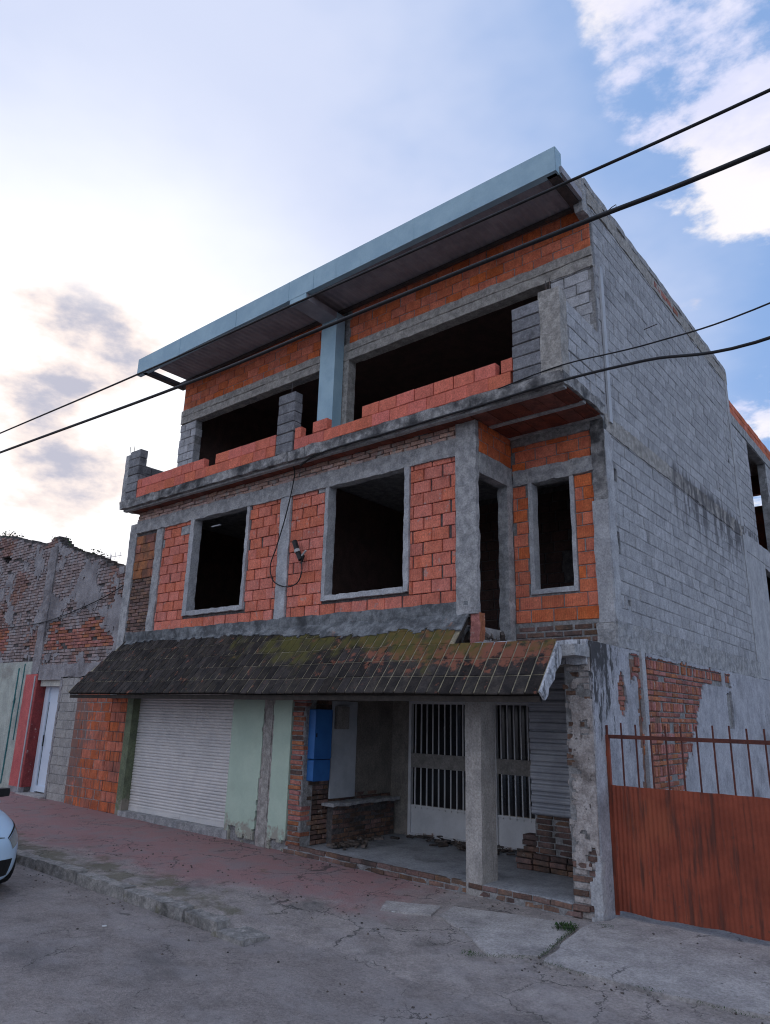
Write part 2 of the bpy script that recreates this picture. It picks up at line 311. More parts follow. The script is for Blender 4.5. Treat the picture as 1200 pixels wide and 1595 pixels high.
# ------------------------------------------------------------------ mesh helpers
def nz(p, f, s=0.0):
    return mnoise.noise(Vector((p[0] * f + s, p[1] * f + s * 1.7, p[2] * f - s)))

class MB:
    def __init__(s): s.v = []; s.f = []; s.mi = []; s.mats = []; s.cur = 0
    def use(s, m):
        if m not in s.mats: s.mats.append(m)
        s.cur = s.mats.index(m); return s
    def face(s, idx): s.f.append(idx); s.mi.append(s.cur)
    def quad(s, *ps):
        b = len(s.v); s.v.extend(tuple(p) for p in ps); s.face(tuple(range(b, b + len(ps)))); return s
    def box(s, x0, x1, y0, y1, z0, z1, M=None):
        ps = [Vector((x, y, z)) for z in (z0, z1) for y in (y0, y1) for x in (x0, x1)]
        if M is not None: ps = [M @ p for p in ps]
        b = len(s.v); s.v.extend(tuple(p) for p in ps)
        for q in ((0, 2, 3, 1), (4, 5, 7, 6), (0, 1, 5, 4), (2, 6, 7, 3), (0, 4, 6, 2), (1, 3, 7, 5)): s.face(tuple(b + i for i in q))
        return s
    def rough(s, x0, x1, y0, y1, z0, z1, seg=.12, amp=.012, freq=5.0, seed=0.0):
        """box whose faces are gridded and shaken by a noise of position, so shared edges stay closed"""
        d = (x1 - x0, y1 - y0, z1 - z0); lo = (x0, y0, z0)
        cnt = [max(1, min(60, round(q / seg))) for q in d]
        def P_(i):
            p = Vector([lo[k] + d[k] * i[k] / cnt[k] for k in range(3)])
            o = mnoise.noise_vector(p * freq + Vector((seed, seed * 2, seed * 3))) * amp + mnoise.noise_vector(p * freq * 3.3) * amp * .45
            return tuple(p + o)
        for ax in range(3):
            a, b = [k for k in range(3) if k != ax]
            for side in (0, cnt[ax]):
                base = len(s.v)
                for i in range(cnt[a] + 1):
                    for j in range(cnt[b] + 1):
                        ix = [0, 0, 0]; ix[ax] = side; ix[a] = i; ix[b] = j; s.v.append(P_(ix))
                w = cnt[b] + 1
                for i in range(cnt[a]):
                    for j in range(cnt[b]):
                        q = (base + i * w + j, base + (i + 1) * w + j, base + (i + 1) * w + j + 1, base + i * w + j + 1)
                        if (side == 0) == (ax != 1): q = q[::-1]
                        s.face(q)
        return s
    def tube(s, path, r, nseg=8, cap=True):
        path = [Vector(p) for p in path]; rings = []
        up_ = Vector((0, 0, 1))
        for i, p in enumerate(path):
            t = (path[min(i + 1, len(path) - 1)] - path[max(i - 1, 0)]).normalized()
            a = t.cross(up_)
            if a.length < .05: a = t.cross(Vector((1, 0, 0)))
            a.normalize(); b = t.cross(a)
            rr = r[i] if isinstance(r, (list, tuple)) else r
            base = len(s.v)
            for k in range(nseg):
                an = 2 * math.pi * k / nseg; s.v.append(tuple(p + a * math.cos(an) * rr + b * math.sin(an) * rr))
            rings.append(base)
        for q in range(len(rings) - 1):
            for k in range(nseg):
                s.face((rings[q] + k, rings[q] + (k + 1) % nseg, rings[q + 1] + (k + 1) % nseg, rings[q + 1] + k))
        if cap:
            s.face(tuple(rings[0] + k for k in range(nseg))[::-1]); s.face(tuple(rings[-1] + k for k in range(nseg)))
        return s
    def sheet(s, us, zs, solid, front, back, tomap, jit=0.0, rim_only=False):
        """solid plate over a grid with missing cells; front/back are depths (or functions of u, z)"""
        nu, nzz = len(us), len(zs); ok = [[bool(solid(.5 * (us[i] + us[i + 1]), .5 * (zs[j] + zs[j + 1]))) for j in range(nzz - 1)] for i in range(nu - 1)]
        idx = {}
        def vert(i, j, k):
            key = (i, j, k)
            if key not in idx:
                u, z = us[i], zs[j]
                if jit and 0 < i < nu - 1 and 0 < j < nzz - 1:
                    r_ = random.Random(i * 7919 + j * 104729); u += r_.uniform(-jit, jit); z += r_.uniform(-jit, jit)
                dd = front if k == 0 else back
                if callable(dd): dd = dd(u, z)
                idx[key] = len(s.v); s.v.append(tuple(tomap(u, dd, z)))
            return idx[key]
        def has(i, j): return 0 <= i < nu - 1 and 0 <= j < nzz - 1 and ok[i][j]
        for i in range(nu - 1):
            for j in range(nzz - 1):
                if not ok[i][j]: continue
                s.face((vert(i, j, 0), vert(i + 1, j, 0), vert(i + 1, j + 1, 0), vert(i, j + 1, 0)))
                if not rim_only: s.face((vert(i, j + 1, 1), vert(i + 1, j + 1, 1), vert(i + 1, j, 1), vert(i, j, 1)))
                if not has(i - 1, j): s.face((vert(i, j, 1), vert(i, j, 0), vert(i, j + 1, 0), vert(i, j + 1, 1)))
                if not has(i + 1, j): s.face((vert(i + 1, j, 0), vert(i + 1, j, 1), vert(i + 1, j + 1, 1), vert(i + 1, j + 1, 0)))
                if not has(i, j - 1): s.face((vert(i, j, 1), vert(i + 1, j, 1), vert(i + 1, j, 0), vert(i, j, 0)))
                if not has(i, j + 1): s.face((vert(i, j + 1, 0), vert(i + 1, j + 1, 0), vert(i + 1, j + 1, 1), vert(i, j + 1, 1)))
        return s
    def mesh(s, name, off=Vector((0, 0, 0)), smooth=False):
        me = bpy.data.meshes.new(name)
        me.from_pydata([(v[0] - off[0], v[1] - off[1], v[2] - off[2]) for v in s.v], [], s.f)
        for m in (s.mats or ['concrete']): me.materials.append(MATS[m])
        if len(s.mats) > 1: me.polygons.foreach_set('material_index', s.mi)
        if smooth: me.polygons.foreach_set('use_smooth', [True] * len(me.polygons))
        me.update(); return me
    def build(s, name, m=None, parent=None, smooth=False, kind=None, label=None, recalc=False):
        if m: s.mats = [m]; s.mi = [0] * len(s.f)
        off = Vector((0, 0, 0)); p = parent
        while p is not None: off = off + Vector(p.location); p = p.parent
        me = s.mesh(name, off, smooth)
        if recalc:
            b = bmesh.new(); b.from_mesh(me); bmesh.ops.remove_doubles(b, verts=b.verts, dist=1e-5); bmesh.ops.recalc_face_normals(b, faces=b.faces); b.to_mesh(me); b.free()
        o = bpy.data.objects.new(name, me); col.objects.link(o)
        if parent is not None: o.parent = parent
        if kind: o['kind'] = kind
        if label: o['label'] = label
        return o

def thing(name, label, cat, loc=(0, 0, 0), group=None):
    o = bpy.data.objects.new(name, None); col.objects.link(o); o.location = loc; o.empty_display_size = .2
    o['label'] = label; o['category'] = cat
    if group: o['group'] = group
    return o
def tag(o, label, cat, group=None):
    o['label'] = label; o['category'] = cat
    if group: o['group'] = group
    return o

def ymap(y0): return lambda u, d, z: (u, y0 + d, z)          # wall facing the street
def xmap(x0): return lambda u, d, z: (x0 - d, u, z)          # wall facing the side passage
def lin_(a, b, st):
    k = max(1, round((b - a) / st)); return [a + (b - a) * i / k for i in range(k + 1)]
def cuts(a, b, holes, ax):
    s_ = {a, b}
    for h in holes:
        for q in ((h[0], h[1]) if ax == 0 else (h[2], h[3])):
            if a < q < b: s_.add(q)
    return sorted(s_)
def inhole(u, z, holes): return any(h[0] < u < h[1] and h[2] < z < h[3] for h in holes)
def backing(name, parent, tomap, u0, u1, z0, z1, holes, front, back, m):
    us, zs = cuts(u0, u1, holes, 0), cuts(z0, z1, holes, 1)
    return MB().sheet(us, zs, lambda u, z: not inhole(u, z, holes), front, back, tomap).build(name, m, parent)

# ------------------------------------------------------------------ pieces (bricks, blocks, tiles): collected, then built
BR = []       # dicts: root, parent, name, mat, centre (front face), rotz, L, D, H, tilt
def piece(root, parent, name, m, c, L, D, H, face='y', tilt=None, always=False):
    BR.append(dict(root=root, parent=parent, name=name, mat=m, c=Vector(c), L=L, D=D, H=H, face=face, tilt=tilt, always=always))

def lay(root, parent, name, m, face, plane, u0, u1, z0, z1, L, H, j, holes=(), D=.12, bond=.5, proud=.004, start=0.0, rot=.35, skip=None, m2=None, ragged=0, gap=0.0):
    z, k = z0, 0
    while z < z1 - .03:
        za, zb = z, min(z + H, z1)
        ivs = [(u0 + (rnd.uniform(0, ragged) if ragged else 0), u1 - (rnd.uniform(0, ragged) if ragged else 0))]
        for h in holes:
            if min(zb, h[3]) - max(za, h[2]) > .35 * (zb - za):
                nv = []
                for a, b in ivs:
                    if h[1] <= a or h[0] >= b: nv.append((a, b)); continue
                    if h[0] - a > .03: nv.append((a, h[0]))
                    if b - h[1] > .03: nv.append((h[1], b))
                ivs = nv
        off = u0 - start - (bond * (L + j) if k % 2 else 0) + rnd.uniform(-.02, .02) - L
        for a, b in ivs:
            q = off
            while q < b:
                x0, x1 = max(q, a), min(q + L, b)
                if x1 - x0 > .045 and not (skip and skip(.5 * (x0 + x1), .5 * (za + zb))):
                    dp = rnd.uniform(-proud, proud)
                    hh = (zb - za) - j + rnd.uniform(-.002, .002)
                    if rnd.random() < gap: x1 -= rnd.uniform(.006, .022) if rnd.random() > .10 else rnd.uniform(.03, .05)
                    cc = (.5 * (x0 + x1), plane + dp, .5 * (za + zb)) if face == 'y' else (plane + dp, .5 * (x0 + x1), .5 * (za + zb))
                    piece(root, parent, name, (m2 if m2 and rnd.random() < .014 else m), cc, x1 - x0 - j * .5, D, hh, face, (rnd.gauss(0, rot), rnd.gauss(0, rot * .7)))
                q += L + j
        z += H; k += 1

_mesh_cache = {}
def piece_mesh(name, m, L, D, H):
    key = (name, m, round(L / .01), round(D / .01), round(H / .006), rnd.randrange(2))
    if key in _mesh_cache: return _mesh_cache[key]
    L, D, H = max(round(L / .01) * .01, .02), D, max(round(H / .006) * .006, .01)
    b = MB(); c = min(.007, .12 * H, .12 * L); x, z = L / 2, H / 2
    r_ = lambda: rnd.uniform(-.3, .3) * c
    fr = [(-x + c + r_(), r_(), -z + c), (x - c + r_(), r_(), -z + c), (x - c + r_(), r_(), z - c), (-x + c + r_(), r_(), z - c)]
    md = [(-x, c, -z), (x, c, -z), (x, c, z), (-x, c, z)]
    bk = [(-x, D, -z), (x, D, -z), (x, D, z), (-x, D, z)]
    b.v = fr + md + bk
    b.face((0, 1, 2, 3))
    for o1, o2 in ((0, 4), (4, 8)):
        for i in range(4): b.face((o2 + i, o2 + (i + 1) % 4, o1 + (i + 1) % 4, o1 + i))
    b.face((11, 10, 9, 8))
    b.mats = [m]; me = b.mesh(name); _mesh_cache[key] = me; return me

def rootloc(o):
    off = Vector((0, 0, 0))
    while o is not None: off += Vector(o.location); o = o.parent
    return off
def piece_matrix(d):
    Rz = Matrix.Rotation(R(90) if d['face'] == 'x' else (R(180) if d['face'] == 'b' else 0), 4, 'Z')
    Mx = Matrix.Translation(d['c'])
    t = d['tilt']
    if d['face'] == 'm': return Mx @ t
    Mx = Mx @ Rz
    if t: Mx = Mx @ Matrix.Rotation(R(t[0]), 4, 'Y') @ Matrix.Rotation(R(t[1]), 4, 'Z')
    return Mx
def finish_pieces(limit=292):
    groups = {}
    for d in BR: groups.setdefault((d['root'].name, d['name']), []).append(d)
    for (rn, nm), L_ in groups.items():
        def score(d):
            v = d['c'] - CAM; dist = v.length
            nrm = Vector((1, 0, 0)) if d['face'] == 'x' else Vector((0, -1, 0))
            cosv = abs(nrm.dot(v)) / dist
            return d['L'] * d['H'] * max(cosv, .1) / dist ** 2
        L_.sort(key=score, reverse=True)
        for d in L_[:limit]:
            me = piece_mesh(nm, d['mat'], d['L'], d['D'], d['H'])
            o = bpy.data.objects.new(nm, me); col.objects.link(o); o.parent = d['parent']
            Mx = piece_matrix(d); Mx.translation = Mx.translation - rootloc(d['parent']); o.matrix_basis = Mx
        rest = L_[limit:]
        if rest:
            b = MB()
            for d in rest:
                b.use(d['mat']); Mx = piece_matrix(d); me = piece_mesh(nm, d['mat'], d['L'], d['D'], d['H'])
                base = len(b.v); b.v.extend(tuple(Mx @ v.co) for v in me.vertices)
                for p in me.polygons: b.face(tuple(base + i for i in p.vertices))
            b.build('further_' + nm + 's', None, rest[0]['root'], kind='stuff')

# ------------------------------------------------------------------ ground
def sm(t): t = max(0, min(1, t)); return t * t * (3 - 2 * t)
def zs(x): return -.012 * max(-22, min(0, x))
def zside(x, y):
    t = max(0, min(1.15, -y / 2.72)); dr = .03 + .135 * sm((x + 3.6) / 1.3)
    return zs(x) - dr * t + .006 * nz((x, y, 0), 1.3) + .003 * nz((x, y, 0), 4.0)
def zroad(x, y):
    return zs(x) - .15 + .035 * sm((-2.7 - y) / 3) + (.008 * nz((x, y, 3), .9) + .004 * nz((x, y, 3), 3.3) if y > -9 else 0)
def grid_sheet(name, xs, ys, zf, m, kind):
    b = MB()
    for x in xs:
        for y in ys: b.v.append((x, y, zf(x, y)))
    w = len(ys)
    for i in range(len(xs) - 1):
        for j in range(w - 1): b.face((i * w + j, (i + 1) * w + j, (i + 1) * w + j + 1, i * w + j + 1))
    return b.build(name, m, None, smooth=True, kind=kind)
grid_sheet('ground', [-900, -200, -60, -20, 8, 60, 200, 900], [-900, -200, -60, -12, 0, 20, 60, 200, 900], lambda x, y: -.34 + (zs(x)), 'earth', 'structure')
grid_sheet('road', [-300, -120, -60, -40, -28, -20] + lin_(-16, 6, .22) + [9, 14, 25, 60, 150, 300], [-14, -11.5, -9.5] + lin_(-8.5, -2.5, .2), lambda x, y: zroad(x, y) if y < -2.78 or x > -2.9 else zroad(x, y) - .04, 'asphalt', 'structure')
sidewalk = grid_sheet('sidewalk', [-60, -30, -20] + lin_(-17, 5, .14) + [8, 20, 60], lin_(-3.02, .12, .14), lambda x, y: zside(x, y) if (y > -2.8 or x > -2.6) else zroad(x, y) - .05, 'pavement', 'structure')
grid_sheet('passage_floor', [.02, .5, 1, 2, 4], [.1, 1, 2, 4, 8, 14, 20], lambda x, y: .004 + .02 * nz((x, y, 1), .8), 'concrete_slab', 'structure')
kerb = bpy.data.objects.new('kerb', None); col.objects.link(kerb); kerb['kind'] = 'structure'
x = -16.0
while x < -3.05:
    L_ = rnd.uniform(.85, 1.35); x1 = min(x + L_, -2.95)
    zt = zs(.5 * (x + x1)) - .018; dy = rnd.uniform(-.015, .015); dz = rnd.uniform(-.012, .01)
    if x1 > -3.3: dz -= .03
    MB().rough(x + .008, x1 - .008, -2.90 + dy, -2.73 + dy, zt - .25, zt + dz, .1, .016, 6, x).build('kerbstone', 'kerb', kerb, kind='structure')
    x = x1
MB().rough(-2.95, -2.45, -2.96, -2.60, -.3, -.075, .07, .03, 4, 4).build('kerb_ramp', 'kerb', kerb, kind='structure')

# concrete aprons with a ragged outline and a gap full of weeds
def slab_poly(name, pts, th, m='concrete_slab'):
    out = []
    for i, p in enumerate(pts):
        q = pts[(i + 1) % len(pts)]; k = max(2, int(math.dist(p, q) / .09))
        for t in range(k):
            x_, y_ = p[0] + (q[0] - p[0]) * t / k, p[1] + (q[1] - p[1]) * t / k
            out.append((x_ + .035 * nz((x_, y_, 0), 4) + rnd.uniform(-.006, .006), y_ + .035 * nz((x_, y_, 9), 4) + rnd.uniform(-.006, .006)))
    bm = bmesh.new()
    vs = [bm.verts.new((p[0], p[1], 0)) for p in out]
    f = bm.faces.new(vs); bm.normal_update()
    if f.normal.z < 0: f.normal_flip()
    bmesh.ops.triangulate(bm, faces=[f])
    for _ in range(2):
        bmesh.ops.subdivide_edges(bm, edges=[e for e in bm.edges if e.calc_length() > .3], cuts=1)
        bmesh.ops.triangulate(bm, faces=[q for q in bm.faces if len(q.verts) > 3])
    bound = [e for e in bm.edges if e.is_boundary]
    for v in bm.verts: v.co.z = zside(v.co.x, v.co.y) + th + .006 * nz(v.co, 2.2, 3)
    r_ = bmesh.ops.extrude_edge_only(bm, edges=bound)
    for v in [g for g in r_['geom'] if isinstance(g, bmesh.types.BMVert)]: v.co.z -= th + .05
    me = bpy.data.meshes.new(name); bm.to_mesh(me); bm.free(); me.materials.append(MATS[m])
    o = bpy.data.objects.new(name, me); col.objects.link(o); o.parent = sidewalk; o['kind'] = 'structure'; return o
slab_poly('concrete_slab', [(-.10, -.42), (.02, -1.46), (.95, -1.50), (1.9, -1.40), (3.2, -1.42), (5, -1.4), (5, .20), (.06, .20), (.06, -.06), (-.02, -.10)], .034)
slab_poly('concrete_slab', [(-1.55, -.62), (-.28, -.30), (-.16, -.48), (-.07, -1.36), (-.50, -1.60), (-.95, -1.25), (-1.5, -.95)], .022)
slab_poly('concrete_slab', [(-2.3, -.92), (-1.68, -.68), (-1.58, -1.0), (-2.15, -1.22)], .018)

def leaf_clump(b, cx, cy, n_, rad, h):
    for _ in range(n_):
        a, r_ = rnd.uniform(0, 6.28), rad * math.sqrt(rnd.random()); x_, y_ = cx + math.cos(a) * r_, cy + math.sin(a) * r_ * .6
        z_ = zside(x_, y_) + .02; l = rnd.uniform(.5, 1) * h; t = rnd.uniform(0, 6.28); w = l * rnd.uniform(.18, .4)
        d = Vector((math.cos(t), math.sin(t), rnd.uniform(.3, 1.6))).normalized(); s_ = Vector((-math.sin(t), math.cos(t), 0))
        p = Vector((x_, y_, z_)); e = rnd.uniform(.0, .03)
        b.quad(p + Vector((0, 0, e)), p + d * l * .5 + s_ * w * .5 + Vector((0, 0, e)), p + d * l + Vector((0, 0, e * .5)), p + d * l * .5 - s_ * w * .5 + Vector((0, 0, e)))
wb = MB()
for q in range(260):
    t = rnd.random(); leaf_clump(wb, -.21 + .09 * (rnd.random() - .5) + .14 * t * 0, -.42 - .16 * rnd.random(), 1, .10, .055)
for q in range(420):
    t = rnd.random() ** 1.3; leaf_clump(wb, -.13 + t * .09, -.45 - t * .98, 1, .03, .03)
for q in range(480):
    t = rnd.random(); x_ = .0 + t * 3.4; leaf_clump(wb, x_, -1.50 + .02 * nz((x_, 0, 0), 3), 1, .035, .03 if nz((x_, 0, 0), 2.2) > -.05 else .010)
for q in range(200):
    t = rnd.random(); leaf_clump(wb, -.08 - t * .55, -1.46 - .35 * t, 1, .04, .024)
for q in range(110): leaf_clump(wb, -.62, -1.72, 1, .09, .03)
for q in range(60): leaf_clump(wb, .10, -.22, 1, .10, .03)
wb.build('weeds', 'weed', None, kind='stuff')

# ------------------------------------------------------------------ the unfinished building
B = thing('unfinished_building', 'three storey unfinished house of red hollow brick and grey block with dark tiled canopy', 'building')
YF = -.05
WIN1, WIN2 = (-8.10, -6.50, 3.93, 5.74), (-4.40, -2.80, 3.92, 5.73)

# front bay, first floor
fw = backing('bay_wall', B, ymap(YF), -10.22, -1.80, 3.30, 5.80, [(WIN1[0] - .05, WIN1[1] + .04, WIN1[2] - .04, 5.79), (WIN2[0] - .04, WIN2[1] + .05, WIN2[2] - .04, 5.79)], .028, .16, 'mortar_dark')
fr1, fr2 = (-8.24, -6.42, 3.84, 5.8), (-4.48, -2.70, 3.84, 5.8)
colh = [(-5.60, -5.31, 3, 6), (-9.43, -9.17, 3, 6)]
lay(B, fw, 'hollow_brick', 'red_block', 'y', YF, -9.17, -1.84, 3.60, 5.78, .33, .19, .010, [fr1, fr2] + colh, D=.05, proud=.008, start=.1, gap=.5, rot=.7, m2='concrete')
lay(B, fw, 'hollow_brick', 'old_block', 'y', YF + .004, -10.2, -9.43, 4.75, 5.72, .33, .19, .010, [], D=.05, proud=.008)
lay(B, fw, 'brick', 'dirty_brick', 'y', YF + .004, -10.2, -9.43, 3.45, 4.75, .25, .072, .012, [], D=.05, proud=.010)
MB().rough(-1.835, -1.492, -.115, -.035, 3.44, 6.23, .06, .016, 6, 1).build('column', 'concrete', B)
MB().rough(-5.585, -5.325, -.075, .05, 3.55, 5.80, .07, .018, 6, 2).build('column', 'grey_render', B)
MB().rough(-9.42, -9.18, -.075, .05, 3.55, 5.80, .07, .016, 6, 3).build('column', 'concrete', B)
MB().rough(-10.46, -10.19, -.07, .20, 2.3, 6.0, .10, .014, 6, 4).build('column', 'concrete', B)
MB().rough(-10.2, -1.84, -.085, .08, 5.765, 6.035, .07, .022, 6, 5).build('beam', 'concrete', B)
MB().rough(-10.1, -1.64, -.10, .02, 3.40, 3.615, .09, .022, 5, 6).build('mortar_fillet', 'canopy_mortar', B)
sb = backing('brick_band', B, ymap(YF), -10.25, -1.83, 6.03, 6.26, [], .03, .16, 'mortar')
lay(B, sb, 'brick', 'pale_brick', 'y', YF - .005, -10.25, -1.83, 6.03, 6.25, .26, .075, .014, [], D=.05, proud=.016, rot=1.2)
for (wx0, wx1, wz0, wz1), jl, jr in ((WIN1, .13, .08), (WIN2, .075, .095)):
    b = MB(); 
    b.rough(wx0 - jl, wx0, YF - .03, YF + .155, wz0 - .085, wz1 + .05, .05, .012, 6, wx0)
    b.rough(wx1, wx1 + jr, YF - .03, YF + .155, wz0 - .085, wz1 + .05, .05, .012, 6, wx1)
    b.rough(wx0, wx1, YF - .034, YF + .155, wz0 - .085, wz0, .05, .012, 7, wz0)
    b.build('window_frame', 'grey_render', B)
MB().box(-7.78, -7.52, .10, .13, 5.60, 5.62).build('lintel_strip', 'pvc', B)

# recessed wall beside the bay
YR = .90
NW = (-1.15, -.555, 3.87, 5.45)
rw = backing('recessed_wall', B, ymap(YR), -1.50, -.15, 2.95, 6.25, [(NW[0] - .03, NW[1] + .03, NW[2] - .03, NW[3] + .01)], .012, .16, 'mortar')
lay(B, rw, 'hollow_brick', 'orange_block', 'y', YR, -1.48, -.19, 3.40, 6.10, .335, .187, .011, [(-1.23, -.49, 3.78, 5.50), (-1.5, 0, 5.46, 5.70)], D=.05, proud=.004, start=.12)
lay(B, rw, 'brick', 'dirty_brick', 'y', YR - .004, -1.48, -.24, 3.10, 3.36, .26, .085, .022, [], D=.05, proud=.012, rot=.8)
b = MB()
b.rough(-1.215, -1.15, YR - .02, YR + .155, 3.80, 5.47, .07, .006, 6, 1); b.rough(-.555, -.495, YR - .02, YR + .155, 3.80, 5.47, .07, .006, 6, 2)
b.rough(-1.15, -.555, YR - .022, YR + .155, 3.80, 3.87, .07, .007, 6, 3); b.build('window_frame', 'grey_render', B)
MB().rough(-1.47, -.19, YR - .028, YR + .1, 5.465, 5.70, .06, .024, 5, 11).build('lintel', 'concrete', B)
MB().rough(-1.47, -.19, YR - .03, YR + .1, 6.09, 6.25, .08, .016, 5, 12).build('beam', 'mortar', B)
MB().rough(-.195, -.004, YR - .035, YR + .18, 5.02, 6.26, .09, .010, 5, 13).build('column', 'slab_edge', B)
MB().rough(-.22, -.002, YR - .045, YR + .18, 3.34, 5.02, .09, .012, 5, 14).build('column', 'grey_render', B)
MB().rough(-.26, -.004, YR - .05, YR + .18, 2.90, 3.34, .07, .020, 6, 15).build('column_foot', 'concrete', B)
# side of the bay with its doorway
XB = -1.485
bw = backing('bay_return_wall', B, lambda u, d, z: (XB - d, u, z), -.03, .90, 5.72, 6.26, [], .012, .15, 'mortar')
lay(B, bw, 'hollow_brick', 'orange_block', 'x', XB, -.03, .89, 5.76, 6.24, .33, .187, .011, [], D=.05, start=.1)
MB().rough(XB - .15, XB + .012, -.03, .90, 5.44, 5.755, .09, .010, 5, 16).build('lintel', 'concrete', B)
MB().rough(XB - .16, XB + .008, .73, .885, 3.12, 5.44, .06, .022, 5, 17).build('door_jamb', 'concrete', B)
MB().rough(XB - .14, XB + .004, -.08, .05, 3.02, 3.46, .05, .02, 7, 18).build('broken_brick_end', 'clay_brick', B)

# balcony slab and parapet
MB().rough(-10.40, .035, -.44, .86, 6.255, 6.425, .08, .026, 6, 21).build('balcony_slab', 'slab_edge', B)
b = MB()
for y_ in (-.36, .22, .80): b.rough(-1.47 if y_ > -.1 else -10.35, 0.0, y_, y_ + .085, 6.215, 6.262, .2, .006, 4, y_)
b.build('slab_rib', 'concrete', B)
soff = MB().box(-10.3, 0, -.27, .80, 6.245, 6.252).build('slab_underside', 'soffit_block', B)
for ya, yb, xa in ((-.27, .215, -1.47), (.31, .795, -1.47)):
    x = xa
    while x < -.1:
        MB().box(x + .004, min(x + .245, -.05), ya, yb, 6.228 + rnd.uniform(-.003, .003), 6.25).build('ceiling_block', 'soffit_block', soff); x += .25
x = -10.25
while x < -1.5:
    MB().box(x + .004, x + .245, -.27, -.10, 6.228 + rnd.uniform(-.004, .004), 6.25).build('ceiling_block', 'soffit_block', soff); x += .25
par = MB().rough(-9.8, -.70, -.412, -.30, 6.41, 6.44, .2, .006, 4, 2).build('parapet', 'mortar', B)
YP = -.425
def par_run(u0, u1, z, step=.345):
    x_ = u0
    while x_ < u1 - .05:
        x2 = min(x_ + step, u1); piece(B, par, 'hollow_brick', 'parapet_block', (.5 * (x_ + x2), YP + rnd.uniform(-.005, .005), z + .1), x2 - x_ - .006, .12, .196, 'y', (rnd.gauss(0, .3), rnd.gauss(0, .5))); x_ = x2
par_run(-9.82, -5.44, 6.435); par_run(-4.96, -.70, 6.435, .352)
par_run(-9.82, -9.66, 6.638); par_run(-9.66, -7.49, 6.638, .36); par_run(-7.14, -5.60, 6.638, .385); par_run(-5.60, -5.44, 6.638)
par_run(-4.96, -4.80, 6.638); par_run(-4.52, -4.18, 6.638); par_run(-3.42, -.965, 6.638, .351); par_run(-.885, -.70, 6.638)
def pier(u0, u1, y0, y1, z0, nb, name='block_pier', m='dark_grey_block', top=None):
    o = MB().rough(u0 + .02, u1 - .02, y0 + .012, y1 - .01, z0, z0 + nb * .19, .1, .004, 5, u0).build(name, 'mortar_dark', B)
    for k in range(nb):
        z_ = z0 + k * .19 + .095
        dx = rnd.uniform(-.008, .008)
        piece(B, o, 'concrete_block', m, (.5 * (u0 + u1) + dx, y0 + rnd.uniform(-.006, .006), z_), u1 - u0, y1 - y0, .176, 'y', (rnd.gauss(0, .5), rnd.gauss(0, .5)))
    return o
pier(-5.41, -4.99, YP - .01, YP + .17, 6.42, 6)
pier(-.69, -.27, YP - .01, YP + .17, 6.42, 6)
pier(-10.24, -9.83, YP - .01, YP + .17, 6.42, 6)
MB().rough(-.27, .025, -.435, -.22, 6.41, 7.66, .08, .014, 6, 31).build('parapet_column', 'concrete_warm', B)
MB().rough(-10.39, -10.24, -.435, -.26, 6.41, 7.50, .08, .014, 6, 32).build('parapet_column', 'concrete', B)
ps = backing('parapet_side', B, xmap(.02), -.22, .90, 6.42, 7.5, [], .014, .13, 'side_mortar')
lay(B, ps, 'concrete_block', 'grey_block', 'x', .02, -.20, .98, 6.425, 7.58, .39, .19, .010, [], D=.12, proud=.006, start=.15, rot=.5)
pl = MB().box(-10.38, -10.27, -.24, .9, 6.42, 7.1).build('parapet_side', 'mortar_dark', B)
for k in range(5):
    u0 = -.25
    while u0 < .9 - (k > 3) * .5:
        piece(B, pl, 'concrete_block', 'dark_grey_block', (-10.255 + rnd.uniform(-.01, .01), u0 + .195, 6.52 + k * .19), .385, .12, .178, 'x', (rnd.gauss(0, .8), rnd.gauss(0, .6))); u0 += .395
b = MB()
for p in ((-10.33, -.35, 7.45, -.10), (-10.30, -.33, 7.45, .02), (-5.2, -.33, 7.5, .0), (-.16, -.33, 7.6, .02), (-.21, -.30, 7.6, -.01)):
    b.tube([(p[0], p[1], p[2]), (p[0] + p[3], p[1], p[2] + .30)], .006, 5)
b.build('rebar', 'dark_steel', B)

# second floor (set back)
OPL, OPR = (-9.85, -5.22, 6.42, 8.72), (-4.98, -.70, 6.42, 8.80)
tw = backing('upper_wall', B, ymap(YR), -10.45, -.02, 6.40, 9.95, [OPL, OPR], .012, .17, 'mortar')
lay(B, tw, 'hollow_brick', 'orange_block', 'y', YR, -10.44, -.03, 9.05, 9.86, .335, .19, .009, [(-5.2, -5.0, 9, 10)], D=.05, proud=.007, start=.2, rot=.8)
MB().rough(-10.44, -.01, YR - .03, YR + .19, 8.72, 8.90, .08, .014, 6, 41).build('lintel_beam', 'concrete_warm', B)
MB().rough(-10.44, -.01, YR - .045, YR + .15, 8.90, 9.055, .08, .018, 6, 42).build('lintel_beam', 'concrete_warm', B)
lay(B, tw, 'concrete_block', 'grey_block', 'y', YR - .01, -10.45, -9.84, 6.42, 8.72, .39, .19, .011, [], D=.19, proud=.006)
lay(B, tw, 'concrete_block', 'grey_block', 'y', YR - .01, -.71, -.06, 6.42, 8.74, .39, .19, .011, [], D=.19, proud=.009, ragged=.0, rot=.7)
MB().rough(-5.21, -4.975, YR - .02, YR + .19, 6.42, 8.73, .1, .008, 5, 43).build('column', 'concrete_warm', B)
MB().rough(-.30, -.02, YR - .02, YR + .2, 9.83, 10.05, .07, .03, 5, 44).build('mortar_patch', 'concrete', B)
MB().rough(-.14, .0, .62, .95, 9.55, 10.17, .06, .024, 5, 45).build('parapet_stub', 'concrete', B)
MB().box(-5.50, -5.10, .62, .86, 6.42, 9.69).build('steel_post', 'blue_steel', B)
b = MB().box(-5.495, -5.105, -.19, .86, 9.56, 9.69)
b.build('steel_outrigger', 'soffit_steel', B)
